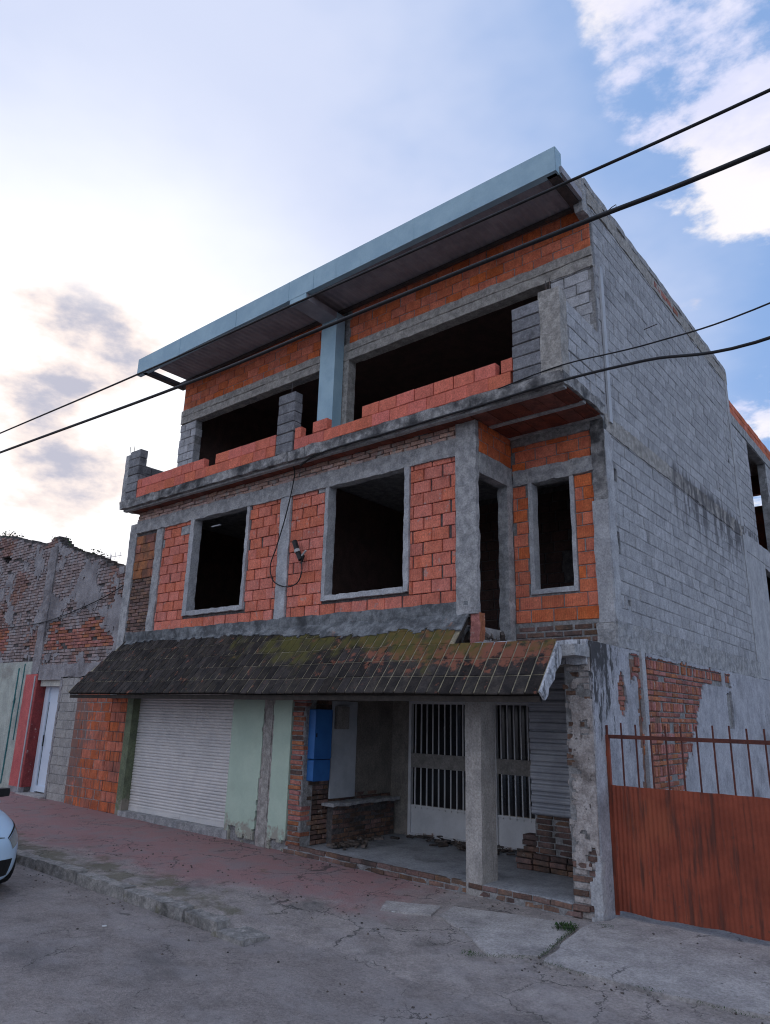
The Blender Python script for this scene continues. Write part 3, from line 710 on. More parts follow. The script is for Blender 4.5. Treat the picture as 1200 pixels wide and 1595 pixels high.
MB().box(-5.56, -5.12, -.212, -.19, 9.55, 9.70).build('outrigger_cap', 'blue_steel', B)
# fascia gutter, soffit and purlins
fa = MB()
fx = [-10.82, -9.15, -7.2, -5.62, -4.95, -2.6, -.03]
fas = None
for i in range(len(fx) - 1):
    q = MB().box(fx[i] + .0015, fx[i + 1] - .0015, -.215 - .002 * (i % 2), -.185, 9.70, 10.118)
    q.box(fx[i] + .0015, fx[i + 1] - .0015, -.185, -.10, 9.70, 9.712); q.box(fx[i] + .0015, fx[i + 1] - .0015, -.185, -.02, 10.10, 10.112)
    q.build('fascia_panel', 'blue_steel', B)
    if i: MB().box(fx[i] - .018, fx[i] + .018, -.2215, -.2172, 9.705, 10.114).build('fascia_joint', 'blue_steel', B)
MB().box(-.03, -.024, -.21, -.02, 9.70, 10.118).build('fascia_end', 'blue_steel', B)
b = MB()
us = lin_(-10.36, -.20, .035)
for i in range(len(us) - 1):
    z0_, z1_ = 9.845 + (.018 if i % 4 in (0, 1) else 0), 9.845 + (.018 if (i + 1) % 4 in (0, 1) else 0)
    b.quad((us[i], -.17, z0_), (us[i + 1], -.17, z1_), (us[i + 1], .94, z1_ + .012), (us[i], .94, z0_ + .012))
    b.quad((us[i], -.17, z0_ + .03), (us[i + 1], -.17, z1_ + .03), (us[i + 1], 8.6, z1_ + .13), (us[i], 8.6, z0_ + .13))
b.build('corrugated_roof', 'soffit_steel', B)
MB().box(-10.36, -.17, .95, 8.55, 9.87, 9.90).build('shade_ceiling_sheet', 'interior', B)  # dark sheet added under the roof, its colour stands in for room shade
b = MB(); b.box(-10.62, -10.50, -.18, .95, 9.70, 9.82); b.build('steel_outrigger', 'dark_steel', B)
MB().box(-.20, -.05, -.16, .90, 9.70, 9.83).build('steel_outrigger', 'dark_steel', B)
MB().box(-.045, .01, -.10, .60, 9.72, 9.84).build('steel_channel', 'soffit_steel', B)
MB().box(-10.6, -.05, -.12, -.06, 9.735, 9.84).build('purlin', 'dark_steel', B)
MB().box(-10.6, -.05, .80, .86, 9.78, 9.84).build('purlin', 'dark_steel', B)

# ------------------------------------------------------------------ side wall of grey block
SH = [(1.16, 1.27, 5.36, 5.56), (1.14, 1.22, 4.25, 4.62), (2.02, 2.16, 4.14, 4.20), (1.36, 1.46, 3.62, 3.70), (7.9, 8.05, 7.62, 7.75), (5.2, 5.32, 4.30, 4.37), (6.9, 7.0, 6.72, 6.8)]
sw = backing('side_wall', B, xmap(0), .92, 8.62, 3.0, 10.0, SH, .007, .16, 'side_mortar')
def miss(u, z): return rnd.random() < .004
lay(B, sw, 'concrete_block', 'grey_block', 'x', 0.0, 1.12, 8.40, 3.36, 6.06, .39, .19, .008, SH, D=.05, proud=.005, start=.1, rot=.4, skip=miss, gap=.15)
lay(B, sw, 'concrete_block', 'grey_block', 'x', 0.0, .96, 8.40, 6.32, 9.80, .39, .19, .008, SH, D=.05, proud=.005, start=.2, rot=.4, skip=miss, gap=.15)
MB().rough(-.06, .012, .88, 8.62, 3.02, 3.365, .08, .024, 6, 51).build('ring_beam', 'concrete', B)
MB().rough(-.06, .010, .96, 8.62, 6.05, 6.325, .08, .022, 6, 52).build('ring_beam', 'concrete_warm', B)
MB().rough(-.06, .012, .80, 8.62, 9.79, 10.06, .10, .020, 5, 53).build('top_beam', 'concrete_warm', B)
MB().rough(-.14, .016, .70, 8.62, 10.06, 10.175, .10, .018, 4, 54).build('coping', 'concrete', B)
MB().rough(-.08, .014, 8.40, 8.60, 3.36, 9.80, .2, .010, 4, 55).build('end_column', 'grey_render', B)
MB().rough(-.10, .006, .885, 1.11, 3.36, 6.06, .09, .016, 5, 56).build('corner_column', 'grey_render', B)
for y_ in (3.9, 4.25, 4.6, 4.95): piece(B, sw, 'brick', 'clay_brick', (.018, y_, 9.93), .30, .05, .12, 'x', (0, .5))
MB().box(.004, .035, 1.06, 1.16, 6.22, 8.80).build('drain_trunking', 'pvc', B)
MB().tube([(-.02, 1.6, 10.12), (.10, 1.6, 10.18), (.16, 1.62, 10.21), (.15, 1.65, 10.19), (.05, 1.66, 10.14)], .008, 5).build('rebar', 'dark_steel', B)
MB().tube([(-.02, 3.0, 8.62), (.22, 3.02, 8.66)], .008, 5).build('rebar', 'dark_steel', B)

# ground floor flank: old brick under torn plaster
gw = backing('ground_side_wall', B, xmap(0), .0, 14.0, -.05, 3.03, [], .022, .34, 'mortar')
z_ = 1.10; k = 0
while z_ < 2.98:
    tall = k % 3 == 0
    H = .135 if tall else .075; Lb = .085 if tall else .24
    y1 = 4.9 - (2.98 - z_) * .95 + rnd.uniform(-.2, .2)
    if z_ > 2.80: y1 = 6.1
    u = 1.55 + rnd.uniform(0, .1) - (.25 if z_ > 2.5 else 0)
    while u < y1:
        if rnd.random() > .06:
            piece(B, gw, 'brick', 'clay_brick', (.001 + rnd.uniform(-.006, .004), u + Lb / 2, z_ + H / 2), Lb - .006, .05, H - .018, 'x', (rnd.gauss(0, .6), rnd.gauss(0, .6)))
        u += Lb + .018
    z_ += H; k += 1
def plaster_mask(u, z):
    e = .10 * nz((u, z, 0), 3.0) + .06 * nz((u, z, 5), 9.0)
    if ((u - .90) / .14) ** 2 + ((z - 2.44) / .27) ** 2 < 1 + e * 2: return False        # the oval hole
    if u > 5.75 and u < 6.1 and 2.0 < z < 2.66 + e * 2: return False
    lim = 4.75 - (2.98 - z) * .95
    if z > 2.72 + e * .5: lim = 6.2 if not 5.55 < u < 5.75 else 5.4
    if z < 1.16 + e: lim = 0
    if z > 2.98 + e * .3: return True
    if 1.42 + e * .6 < u < lim + e * 2.4: return False
    if z > 2.62 + e and 1.22 + e * .5 < u < 1.6: return False
    return True
MB().sheet(lin_(.004, 13.9, .05)[:], lin_(-.04, 3.02, .05), plaster_mask, lambda u, z: -.012 + .006 * nz((u, z, 2), 2.5), .024, xmap(0), jit=.016, rim_only=True).build('torn_plaster', 'dark_plaster', B)
MB().rough(-.02, .035, 1.60, 1.74, 1.0, 3.03, .08, .008, 5, 61).build('mortar_strip', 'grey_render', B)
for q in range(9):
    piece(B, gw, 'brick', 'clay_brick', (-.006 + rnd.uniform(-.008, .004), .90 + rnd.uniform(-.05, .05), 2.19 + q * .062), rnd.uniform(.14, .3), .05, .05, 'x', (rnd.gauss(0, 3), 0))

# broken front pier by the gate
pi = MB().rough(-.27, -.028, .02, .36, -.05, 2.92, .09, .02, 5, 71).build('front_pier', 'rough_lime', B)
z_ = .0
while z_ < 2.90:
    le = -.335 + .05 * nz((0, 0, z_), 2.2) + rnd.uniform(-.03, .03)
    xm = rnd.choice((-.16, -.11, -.2))
    low = z_ < .62
    mt = 'dirty_brick'
    for a, b_ in ((le, xm), (xm + .01, -.03)):
        piece(B, pi, 'brick', mt if rnd.random() < .6 else 'rough_lime', (.5 * (a + b_), (.004 if not low else -.015) + rnd.uniform(-.014, .010), z_ + .034), b_ - a, .14, .06, 'y', (rnd.gauss(0, 1.6), rnd.gauss(0, 2)))
    z_ += .072
MB().sheet(lin_(-.31, -.01, .03), lin_(.50, 2.86, .04), lambda u, z: u > -.27 + .11 * nz((u, z, 0), 3.1) + .05 * nz((u, z, 3), 9) and nz((u, z, 7), 5.0) > (-.30 if z < 2.3 else .05),
           lambda u, z: -.030 + .012 * nz((u, z, 2), 12), .004, ymap(0), jit=.012, rim_only=True).build('pier_plaster', 'rough_lime', B)
MB().sheet(lin_(-.12, .012, .03), lin_(-.04, .66, .04), lambda u, z: u > -.10 + .12 * nz((u, z, 1), 4) + z * .10, lambda u, z: -.05 + .012 * nz((u, z, 2), 10), .004, ymap(0), jit=.01, rim_only=True).build('pier_plaster', 'grey_render', B)
MB().rough(-.05, .02, -.045, .05, -.05, .60, .06, .02, 7, 72).build('pier_foot', 'grey_render', B)

# porch roof slab, beam end with peeling paint
MB().rough(-1.80, -.004, -.40, .88, 2.82, 2.945, .09, .014, 5, 81).build('porch_roof', 'concrete', B)
MB().rough(-.46, -.02, -.06, .02, 2.74, 3.03, .05, .014, 7, 82).build('beam_end', 'peeled_white', B)
MB().rough(-1.46, -.95, -.25, .6, 2.94, 3.03, .08, .03, 4, 83).build('mortar_ledge', 'grey_render', B)
b = MB()
for q in range(90):
    s_ = rnd.uniform(.02, .07); M_ = Matrix.Translation((XB - rnd.uniform(.05, .6), rnd.uniform(.05, .8), 3.06 + rnd.uniform(0, .16))) @ Matrix.Rotation(rnd.uniform(0, 6), 4, Vector((rnd.random(), rnd.random(), rnd.random() + .1)).normalized())
    b.box(-s_, s_, -s_ * .7, s_ * .7, -s_ * .5, s_ * .5, M_)
b.build('rubble', 'debris', B, kind='stuff')

# ------------------------------------------------------------------ tiled canopy
SL = math.atan2(1.07, .88); EY, EZ = -.93, 2.385
cs, sn = math.cos(SL), math.sin(SL)
def cpt(x, v, h):
    h = h + .030 * nz((x, v, 0), .55) + .004 * nz((x, v, 5), 2.0)
    return (x, EY + v * cs - h * sn, EZ + v * sn + h * cs)
def left_x(v): return -10.54 + v * .32
can = MB(); und = MB()
for xa, xb, v1 in ((None, -1.66, 1.385), (-1.66, -.20, .76)):
    xl0, xl1 = (left_x(0), left_x(v1)) if xa is None else (xa, xa)
    can.sheet(lin_(0, 1, (.13 / (xb - xl0))), lin_(0, v1, .14), lambda u, v: True, .0065, -.012, lambda u, d, v, A=xl0, B_=xl1, C_=xb, V=v1: cpt((A + (B_ - A) * v / V) * (1 - u) + C_ * u, v, d))
    und.sheet(lin_(0, 1, (.13 / (xb - xl0))), lin_(0.005, v1, .14), lambda u, v: True, -.011, -.065, lambda u, d, v, A=xl0, B_=xl1, C_=xb, V=v1: cpt((A + (B_ - A) * v / V) * (1 - u) + C_ * u, v, d))
canopy = can.build('canopy', 'tile_bed', B)
und.build('canopy_underside', 'bark', B)
MB().box(-10.5, -.22, EY + .03, EY + .09, EZ - .11, EZ - .045).build('eave_board', 'bark', B)
MR = Matrix.Rotation(SL, 4, 'X')
TL, TW = .270, .168
for row in range(5):
    v0 = row * (TL + .009) - .03
    x = -.215
    k = 0
    while x > left_x(v0 + .14):
        x0 = x - TW
        if not (row >= 3 and x > -1.64):
            jx = rnd.gauss(0, .5); w = TW - .016
            if x0 < left_x(v0 + .14): w = x - left_x(v0 + .14) - .006
            if w > .05:
                Tm = MR @ Matrix.Rotation(R(.9 + rnd.gauss(0, .3)), 4, 'X') @ Matrix.Rotation(R(jx), 4, 'Z') @ Matrix.Rotation(R(-90), 4, 'X')
                piece(B, canopy, 'roof_tile', 'tile', cpt(x - w / 2 - .004, v0 + TL / 2, ( .0165 + rnd.uniform(-.002, .003))), w, .012, TL, 'm', Tm)
        x = x0; k += 1
MB().sheet(lin_(-10.0, -1.64, .05), lin_(1.0, 1.385, .035), lambda u, v: v > 1.30 - .22 * sm((u + 7) / 3.5) + .10 * nz((u, v, 0), 1.7) + .07 * nz((u, v, 4), 6), lambda u, v: .032 + .02 * nz((u, v, 1), 5), .008,
           lambda u, d, v: cpt(u, v, d), jit=.014, rim_only=True).build('mortar_crust', 'canopy_mortar', B)
# white painted verge at the right end
b = MB()
for i in range(9):
    v0, v1 = i * .085 - .02, (i + 1) * .085 - .02
    t0, t1 = .05 + .05 * i / 9 + .02 * math.sin(i * 2.1), .05 + .05 * (i + 1) / 9 + .02 * math.sin((i + 1) * 2.1)
    a = [cpt(-.20, v0, .02), cpt(-.17, v0, .02), cpt(-.17, v0, -t0 - .06), cpt(-.20, v0, -t0 - .06)]
    c = [cpt(-.20, v1, .02), cpt(-.17, v1, .02), cpt(-.17, v1, -t1 - .06), cpt(-.20, v1, -t1 - .06)]
    for k in range(4): b.quad(a[k], a[(k + 1) % 4], c[(k + 1) % 4], c[k])
    if i == 0: b.quad(*a)
    if i == 8: b.quad(*c[::-1])
b.build('canopy_verge', 'peeled_white', B)

# ------------------------------------------------------------------ ground floor front
OPEN_SH, OPEN_PORCH = (-9.66, -6.50, -.2, 2.62), (-4.76, -.33, -.2, 2.72)
backing('ground_front_wall', B, ymap(0), -10.45, -1.8, -.05, 3.32, [OPEN_SH, OPEN_PORCH], .03, .24, 'mortar')
hb = MB().box(-10.44, -9.86, .01, .03, .0, 2.7).build('left_panel', 'mortar_dark', B)
lay(B, hb, 'hollow_brick', 'smeared_block', 'y', .0, -10.45, -9.86, .12, 2.7, .33, .19, .012, [], D=.03, proud=.004)
def dirty_edge(u, z, a, b_, s_): return a + .02 * nz((u, z, s_), 3) + .01 * nz((u, z, s_), 11) < u < b_ + .02 * nz((u, z, s_ + 3), 3) + .01 * nz((u, z, s_), 11)
MB().sheet(lin_(-6.50, -5.66, .028), lin_(.06, 2.30, .04), lambda u, z: u < -5.73 + .025 * nz((0, z, 1), 2.4) + .02 * nz((u, z, 1), 8) - .10 * max(0, 1 - z) * .9 and nz((u, z, 2), 5) > -.62 + (.55 if z < .28 else 0), lambda u, z: -.012 + .003 * nz((u, z, 0), 2), .032, ymap(0), jit=.008, rim_only=True).build('plaster_panel', 'green_plaster', B)
MB().sheet(lin_(-5.54, -5.05, .028), lin_(.06, 2.30, .04), lambda u, z: u > -5.465 + .022 * nz((0, z, 5), 2.6) + .015 * nz((u, z, 1), 8) and nz((u, z, 4), 5) > -.62 + (.5 if z < .22 else 0), lambda u, z: -.012 + .003 * nz((u, z, 0), 2), .032, ymap(0), jit=.008, rim_only=True).build('plaster_panel', 'green_plaster', B)
b = MB(); b.rough(-6.50, -5.72, -.016, .04, 2.30, 2.40, .1, .003, 6, 1); b.rough(-5.46, -5.05, -.016, .04, 2.30, 2.40, .1, .003, 6, 2); b.build('cornice_strip', 'cream_plaster', B)
MB().rough(-5.74, -5.47, .0, .06, .05, 2.6, .05, .014, 7, 91).build('rough_column', 'rough_lime', B)
MB().rough(-5.66, -5.50, -.012, .05, .05, 2.6, .06, .008, 6, 92).build('rough_column_core', 'concrete_warm', B)
MB().rough(-9.85, -9.64, -.01, .20, .08, 2.7, .1, .005, 6, 93).build('shutter_jamb', 'olive_paint', B)
MB().rough(-6.52, -6.485, -.008, .16, .1, 2.4, .1, .004, 6, 94).build('shutter_jamb', 'green_plaster', B)
MB().rough(-9.72, -6.42, -.03, .20, -.02, .205, .09, .012, 5, 95).build('shutter_sill', 'concrete', B)
shut = MB().box(-9.64, -6.50, .165, .17, .2, 2.64).build('roller_shutter', 'dark_steel', B)
def slat_mesh():
    b = MB(); us = lin_(-3.14 / 2, 3.14 / 2, .4)
    prof = [(-.026, .004), (-.022, -.004), (-.008, -.012), (.008, -.012), (.020, -.005), (.026, .006)]
    for i in range(len(us) - 1):
        for (z0_, y0_), (z1_, y1_) in zip(prof, prof[1:]): b.quad((us[i], y0_, z0_), (us[i + 1], y0_, z0_), (us[i + 1], y1_, z1_), (us[i], y1_, z1_))
    b.mats = ['shutter_paint']; return b.mesh('slat')
sm_ = slat_mesh(); sm_.polygons.foreach_set('use_smooth', [False] * len(sm_.polygons))
for k in range(45):
    o = bpy.data.objects.new('slat', sm_); col.objects.link(o); o.parent = shut
    o.location = (-8.07 + rnd.uniform(-.004, .004), .158 + rnd.uniform(-.003, .003), .305 + k * .0525); o.rotation_euler = (R(rnd.gauss(0, 1.2)), R(rnd.gauss(0, .06)), 0)
b = MB().box(-9.63, -6.51, .14, .165, .205, .285); b.box(-8.2, -7.95, .128, .14, .235, .262); b.build('bottom_rail', 'shutter_paint', shut)
# brick reveal at the left of the porch
jb = MB().box(-5.04, -4.77, .02, .25, .05, 2.7).build('brick_reveal', 'mortar', B)
z_ = .08
while z_ < 2.6:
    le, re = -5.045 + rnd.uniform(0, .03), -4.77 + rnd.uniform(-.05, .02)
    piece(B, jb, 'brick', 'clay_brick' if rnd.random() < .7 else 'dirty_brick', (.5 * (le + re), .0 + rnd.uniform(-.012, .012), z_ + .033), re - le, .2, .056, 'y', (rnd.gauss(0, 1), rnd.gauss(0, 2))); z_ += .073

# porch
FZ = .15
MB().sheet(lin_(-4.98, -.34, .2), lin_(-.05, 2.25, .2), lambda u, v: True, lambda u, v: FZ + .004 * nz((u, v, 0), 1.5), FZ - .22, lambda u, d, v: (u, v, d)).build('porch_floor', 'porch_floor', B)
stp = MB().rough(-5.02, -.34, -.055, .02, -.08, .135, .1, .016, 6, 96).build('porch_step', 'mortar', B)
x = -5.0
while x < -.40:
    w = rnd.uniform(.20, .27)
    for k in range(2): piece(B, stp, 'brick', 'dirty_brick', (x + w / 2 + .1 * (k % 2) - .03, -.065 + rnd.uniform(-.012, .012), zs(x) + .03 + k * .068), w - .012, .06, .055, 'y', (rnd.gauss(0, 1.5), rnd.gauss(0, 1.5)))
    x += w
MB().rough(-1.735, -1.50, -.06, .30, -.02, 2.80, .1, .007, 5, 97).build('porch_column', 'pillar_concrete', B)
backing('porch_side_wall', B, lambda u, d, z: (-4.77 - d, u, z), .10, 2.3, .1, 2.9, [], .02, .2, 'mortar_dark')
psw = MB().box(-4.80, -4.79, .12, 2.2, .14, .9).build('porch_brickwork', 'mortar_dark', B)
lay(B, psw, 'brick', 'dirty_brick', 'x', -4.765, .12, 2.2, .15, 2.6, .25, .072, .012, [(.6, 2.3, .95, 3)], D=.05, proud=.012, rot=1.0)
MB().sheet(lin_(.1, 2.25, .06), lin_(.80, 2.85, .06), lambda u, z: u > 1.24 or (.62 + .05 * nz((u, z, 0), 5) < u and z > 1.6 + .1 * nz((u, z, 0), 4)), -.012, .03, lambda u, d, z: (-4.77 - d, u, z), jit=.01, rim_only=True).build('porch_plaster', 'beige_plaster', B)
MB().rough(-4.78, -4.52, .48, 2.15, .705, .755, .09, .016, 5, 98).build('bench_slab', 'concrete', B)
bn_ = MB().box(-4.77, -4.65, .60, 2.15, .14, .70).build('bench_base', 'mortar_dark', B)
lay(B, bn_, 'brick', 'dirty_brick', 'x', -4.64, .60, 2.15, .15, .70, .25, .07, .012, [], D=.04, proud=.014, rot=1.5)
YB = 2.2
D1, D2 = (-4.36, -3.06, .15, 2.36), (-2.66, -1.86, .15, 2.36)
backing('porch_back_wall', B, ymap(YB), -5.0, -.2, .1, 3.0, [D1, D2], 0, .2, 'beige_plaster')
MB().box(-4.9, -.2, -.02, 2.2, 2.72, 2.815).build('porch_ceiling', 'beige_plaster', B)
def barred_door(x0, x1, nb, label):
    d = MB()
    for a, b_, c, e in ((x0, x0 + .055, .17, 2.36), (x1 - .055, x1, .17, 2.36), (x0 + .055, x1 - .055, 2.30, 2.36), (x0 + .055, x1 - .055, .17, .21)):
        d.box(a, b_, YB - .06, YB + .01, c, e)
    door = d.build('barred_door', 'white_door', B, label=label)
    MB().box(x0 + .055, x1 - .055, YB - .025, YB - .005, .21, .62).build('lower_panel', 'white_door', door)
    MB().box(x0 + .055, x1 - .055, YB - .045, YB - .015, .62, .65).build('rail', 'white_door', door)
    MB().box(x0 + .055, x1 - .055, YB - .055, YB - .02, 1.25, 1.48).build('band_panel', 'band_panel', door)
    MB().box(x0 + .055, x1 - .055, YB + .03, YB + .035, .65, 2.30).build('pane', 'dark_glass', door)
    for i in range(nb):
        xx = x0 + .055 + (x1 - x0 - .11) * (i + .7) / (nb + .4)
        q = MB().box(xx - .009, xx + .009, YB - .05, YB - .03, .60, 1.25); q.box(xx - .009, xx + .009, YB - .05, YB - .03, 1.48, 2.31); q.build('bar', 'white_door', door)
barred_door(-4.34, -3.08, 9, 'wide white barred door with a rusty lower panel')
barred_door(-2.64, -1.88, 5, 'narrow white barred door')
# stepped brick infill at the right of the porch, below the sheet
inf = MB().box(-1.44, -.06, 1.213, 1.42, .15, .84).build('brick_infill', 'mortar', B)
z_ = .15; k = 0
while z_ < .84:
    left = -1.70 + (.06 if z_ > .30 else 0) + (.22 if z_ > .52 else 0) + rnd.uniform(-.02, .02)
    yy = 1.20 - (.06 if z_ < .3 else 0)
    x = left
    while x < -.2:
        piece(B, inf, 'brick', 'dirty_brick', (x + .12, yy + rnd.uniform(-.015, .015), z_ + .034), .235, .2, .062, 'y', (rnd.gauss(0, 1), rnd.gauss(0, 2))); x += .25
    z_ += .073; k += 1
# inner face of the porch right hand wall
MB().box(-.36, -.02, .36, 2.3, .1, 2.9).build('porch_right_wall', 'dirty_brick', B)

# ------------------------------------------------------------------ floors, inner walls, rear wing
MB().box(-10.40, -1.63, .12, 8.5, 3.04, 3.30).build('floor_slab', 'concrete', B)
MB().box(-1.625, -.17, 1.0, 8.5, 3.04, 3.30).build('floor_slab', 'concrete', B)
MB().box(-1.625, -1.49, .0, .95, 3.0, 3.10).build('door_sill', 'concrete', B)
MB().box(-10.44, -.17, .87, 8.62, 6.262, 6.42).build('floor_slab', 'concrete', B)
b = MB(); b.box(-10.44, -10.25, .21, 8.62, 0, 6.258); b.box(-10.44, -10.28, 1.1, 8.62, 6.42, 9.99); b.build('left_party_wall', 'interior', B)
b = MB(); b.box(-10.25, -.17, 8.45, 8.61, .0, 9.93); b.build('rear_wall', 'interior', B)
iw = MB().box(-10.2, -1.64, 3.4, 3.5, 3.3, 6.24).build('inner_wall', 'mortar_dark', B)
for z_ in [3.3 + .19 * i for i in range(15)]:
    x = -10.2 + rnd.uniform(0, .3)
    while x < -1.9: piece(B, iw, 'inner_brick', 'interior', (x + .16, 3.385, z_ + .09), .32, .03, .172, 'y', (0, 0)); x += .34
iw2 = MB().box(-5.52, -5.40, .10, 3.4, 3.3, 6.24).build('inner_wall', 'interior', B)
# rear wing
WO, WO2 = (10.12, 12.1, 6.22, 8.85), (10.55, 12.2, 3.62, 5.72)
ww = backing('wing_wall', B, xmap(-.02), 8.62, 13.9, 3.03, 9.15, [WO, WO2], .012, .20, 'side_mortar')
lay(B, ww, 'concrete_block', 'grey_block', 'x', -.02, 8.64, 13.9, 6.22, 8.86, .39, .19, .009, [WO], D=.05, proud=.004)
MB().rough(-.1, -.004, 8.62, 13.9, 5.80, 6.22, .14, .014, 4, 101).build('wing_beam', 'grey_render', B)
MB().rough(-.2, -.006, 8.62, 13.9, 8.87, 9.12, .14, .012, 4, 102).build('wing_beam', 'concrete', B)
lay(B, ww, 'hollow_brick', 'orange_block', 'x', -.01, 8.64, 13.9, 9.13, 9.46, .33, .165, .009, [], D=.12, proud=.006)
MB().sheet(lin_(8.63, 13.9, .1), lin_(3.04, 5.80, .1), lambda u, z: not inhole(u, z, [(10.4, 12.3, 3.6, 5.75)]), -.006, .014, xmap(-.02), jit=.02, rim_only=True).build('wing_render', 'grey_render', B)
b = MB(); b.box(-4.6, -.2, 8.6, 13.6, 9.02, 9.12); b.build('wing_roof', 'concrete', B)
b = MB(); b.box(-4.6, -.23, 13.5, 13.7, 0, 8.10); b.box(-4.6, -.23, 13.5, 13.7, 8.46, 9.02); b.build('wing_rear_wall', 'soffit_block', B)
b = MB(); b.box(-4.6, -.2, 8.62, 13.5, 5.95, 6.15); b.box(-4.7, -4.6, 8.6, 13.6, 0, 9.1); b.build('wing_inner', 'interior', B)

finish_later = True
# ------------------------------------------------------------------ things on the porch and front
mb_ = thing('meter_box', 'tall blue electric meter box fixed inside the dark porch beside white board', 'meter box', (-4.74, .32, 1.1))
def cbox(b, x0, x1, y0, y1, z0, z1, c=.012):
    ps = [(y0 + c, z0), (y1 - c, z0), (y1, z0 + c), (y1, z1 - c), (y1 - c, z1), (y0 + c, z1), (y0, z1 - c), (y0, z0 + c)]
    base = len(b.v)
    for xx in (x0, x1):
        for p in ps: b.v.append((xx, p[0], p[1]))
    for i in range(8): b.face((base + i, base + (i + 1) % 8, base + 8 + (i + 1) % 8, base + 8 + i))
    b.face(tuple(base + i for i in range(8))[::-1]); b.face(tuple(base + 8 + i for i in range(8))); return b
cbox(MB(), -4.76, -4.62, .10, .47, 1.09, 1.40).build('lower_cover', 'blue_plastic', mb_)
b = cbox(MB(), -4.76, -4.615, .095, .475, 1.412, 2.16); b.build('upper_cover', 'blue_plastic', mb_)
MB().box(-4.617, -4.611, .12, .145, 1.74, 1.80).build('latch', 'car_black', mb_)
wbd = tag(MB().rough(-4.752, -4.725, .60, 1.20, .80, 2.30, .1, .005, 5, 7).build('white_board', 'white_board', None), 'stained white board standing on the porch bench behind the blue meter box', 'board')
wbd.location = (0, 0, 0)
mk = tag(cbox(MB(), -4.724, -4.66, .64, .93, 1.86, 2.22).build('switch_box', 'band_panel', None), 'small dark square box fixed high on the stained white board', 'switch box')
cs_ = thing('corrugated_sheet', 'grey corrugated metal sheets closing the opening right of the porch door', 'metal sheet', (-.9, 1.18, .85))
def corr(z0, z1, x0, x1, y, dy):
    b = MB(); zz = lin_(z0, z1, .0185)
    pr = [.004, -.016, -.018, -.015, -.018, -.016, 0.006, .008]
    for i in range(len(zz) - 1):
        ya, yb = y + dy + pr[i % 8], y + dy + pr[(i + 1) % 8]
        b.quad((x0, ya, zz[i]), (x1, ya, zz[i]), (x1, yb, zz[i + 1]), (x0, yb, zz[i + 1]))
        b.quad((x0, ya + .002, zz[i]), (x0, yb + .002, zz[i + 1]), (x1, yb + .002, zz[i + 1]), (x1, ya + .002, zz[i]))
    return b
corr(.85, 1.42, -1.46, -.38, 1.17, .0).build('sheet_panel', 'galvanised', cs_)
corr(1.38, 1.98, -1.46, -.38, 1.165, .008).build('sheet_panel', 'galvanised', cs_)
corr(1.95, 2.78, -1.46, -.38, 1.16, .014).build('sheet_panel', 'galvanised', cs_)
b = MB()
for q in range(140):
    s_ = rnd.uniform(.012, .05); M_ = Matrix.Translation((-3.0 + rnd.gauss(0, .42), 1.98 + rnd.gauss(0, .14), FZ + .012 + abs(rnd.gauss(0, .03)))) @ Matrix.Rotation(rnd.uniform(0, 6), 4, 'Z') @ Matrix.Rotation(rnd.uniform(-.6, .6), 4, 'X')
    b.box(-s_ * 1.8, s_ * 1.8, -s_ * .6, s_ * .6, -s_ * .3, s_ * .3, M_)
for q in range(60):
    s_ = rnd.uniform(.012, .04); M_ = Matrix.Translation((-1.75 + rnd.gauss(0, .15), 2.0 + rnd.gauss(0, .12), FZ + .012 + abs(rnd.gauss(0, .02)))) @ Matrix.Rotation(rnd.uniform(0, 6), 4, 'Z')
    b.box(-s_ * 1.8, s_ * 1.8, -s_ * .6, s_ * .6, -s_ * .3, s_ * .3, M_)
for q in range(70):
    s_ = rnd.uniform(.012, .045); M_ = Matrix.Translation((-4.45 + abs(rnd.gauss(0, .12)), .35 + abs(rnd.gauss(0, .4)), FZ + .012 + abs(rnd.gauss(0, .03)))) @ Matrix.Rotation(rnd.uniform(0, 6), 4, 'Z')
    b.box(-s_ * 1.8, s_ * 1.8, -s_ * .7, s_ * .7, -s_ * .4, s_ * .4, M_)
b.build('debris', 'debris', None, kind='stuff')
bp = MB()
for x_, y_, a in ((-2.0, -1.15, .5), (-3.9, -3.6, 1.2)):
    z_ = (zside(x_, y_) if y_ > -2.7 else zroad(x_, y_)) + .012
    M_ = Matrix.Translation((x_, y_, z_)) @ Matrix.Rotation(a, 4, 'Z') @ Matrix.Rotation(.2, 4, 'X')
    tag(MB().box(-.022, .022, -.012, .012, -.004, .004, M_).build('paper_scrap', 'paper', None), 'small white paper scrap on the ' + ('pavement before the porch' if y_ > -2.7 else 'road near the kerb'), 'litter', 'paper scraps on the ground')
gv = MB()
for q in range(420):
    x_ = rnd.uniform(-7.5, 3.0); y_ = rnd.choice((rnd.gauss(-2.98, .10), rnd.gauss(-1.6, .12), rnd.uniform(-5.0, -.15), rnd.gauss(-.2, .08)))
    if y_ > -.12 or (x_ < -2.6 and -2.95 < y_ < -2.70): continue
    z_ = zroad(x_, y_) if (y_ < -2.85) else zside(x_, y_) + (.030 if x_ > -.1 and y_ > -1.4 else .004)
    s_ = rnd.uniform(.004, .013)
    gv.box(-s_, s_ * rnd.uniform(.6, 1), -s_ * .8, s_ * .7, -s_ * .4, s_ * .6, Matrix.Translation((x_, y_, z_)) @ Matrix.Rotation(rnd.uniform(0, 6), 4, Vector((.3, .2, 1)).normalized()))
gv.build('gravel', 'debris', None, kind='stuff')
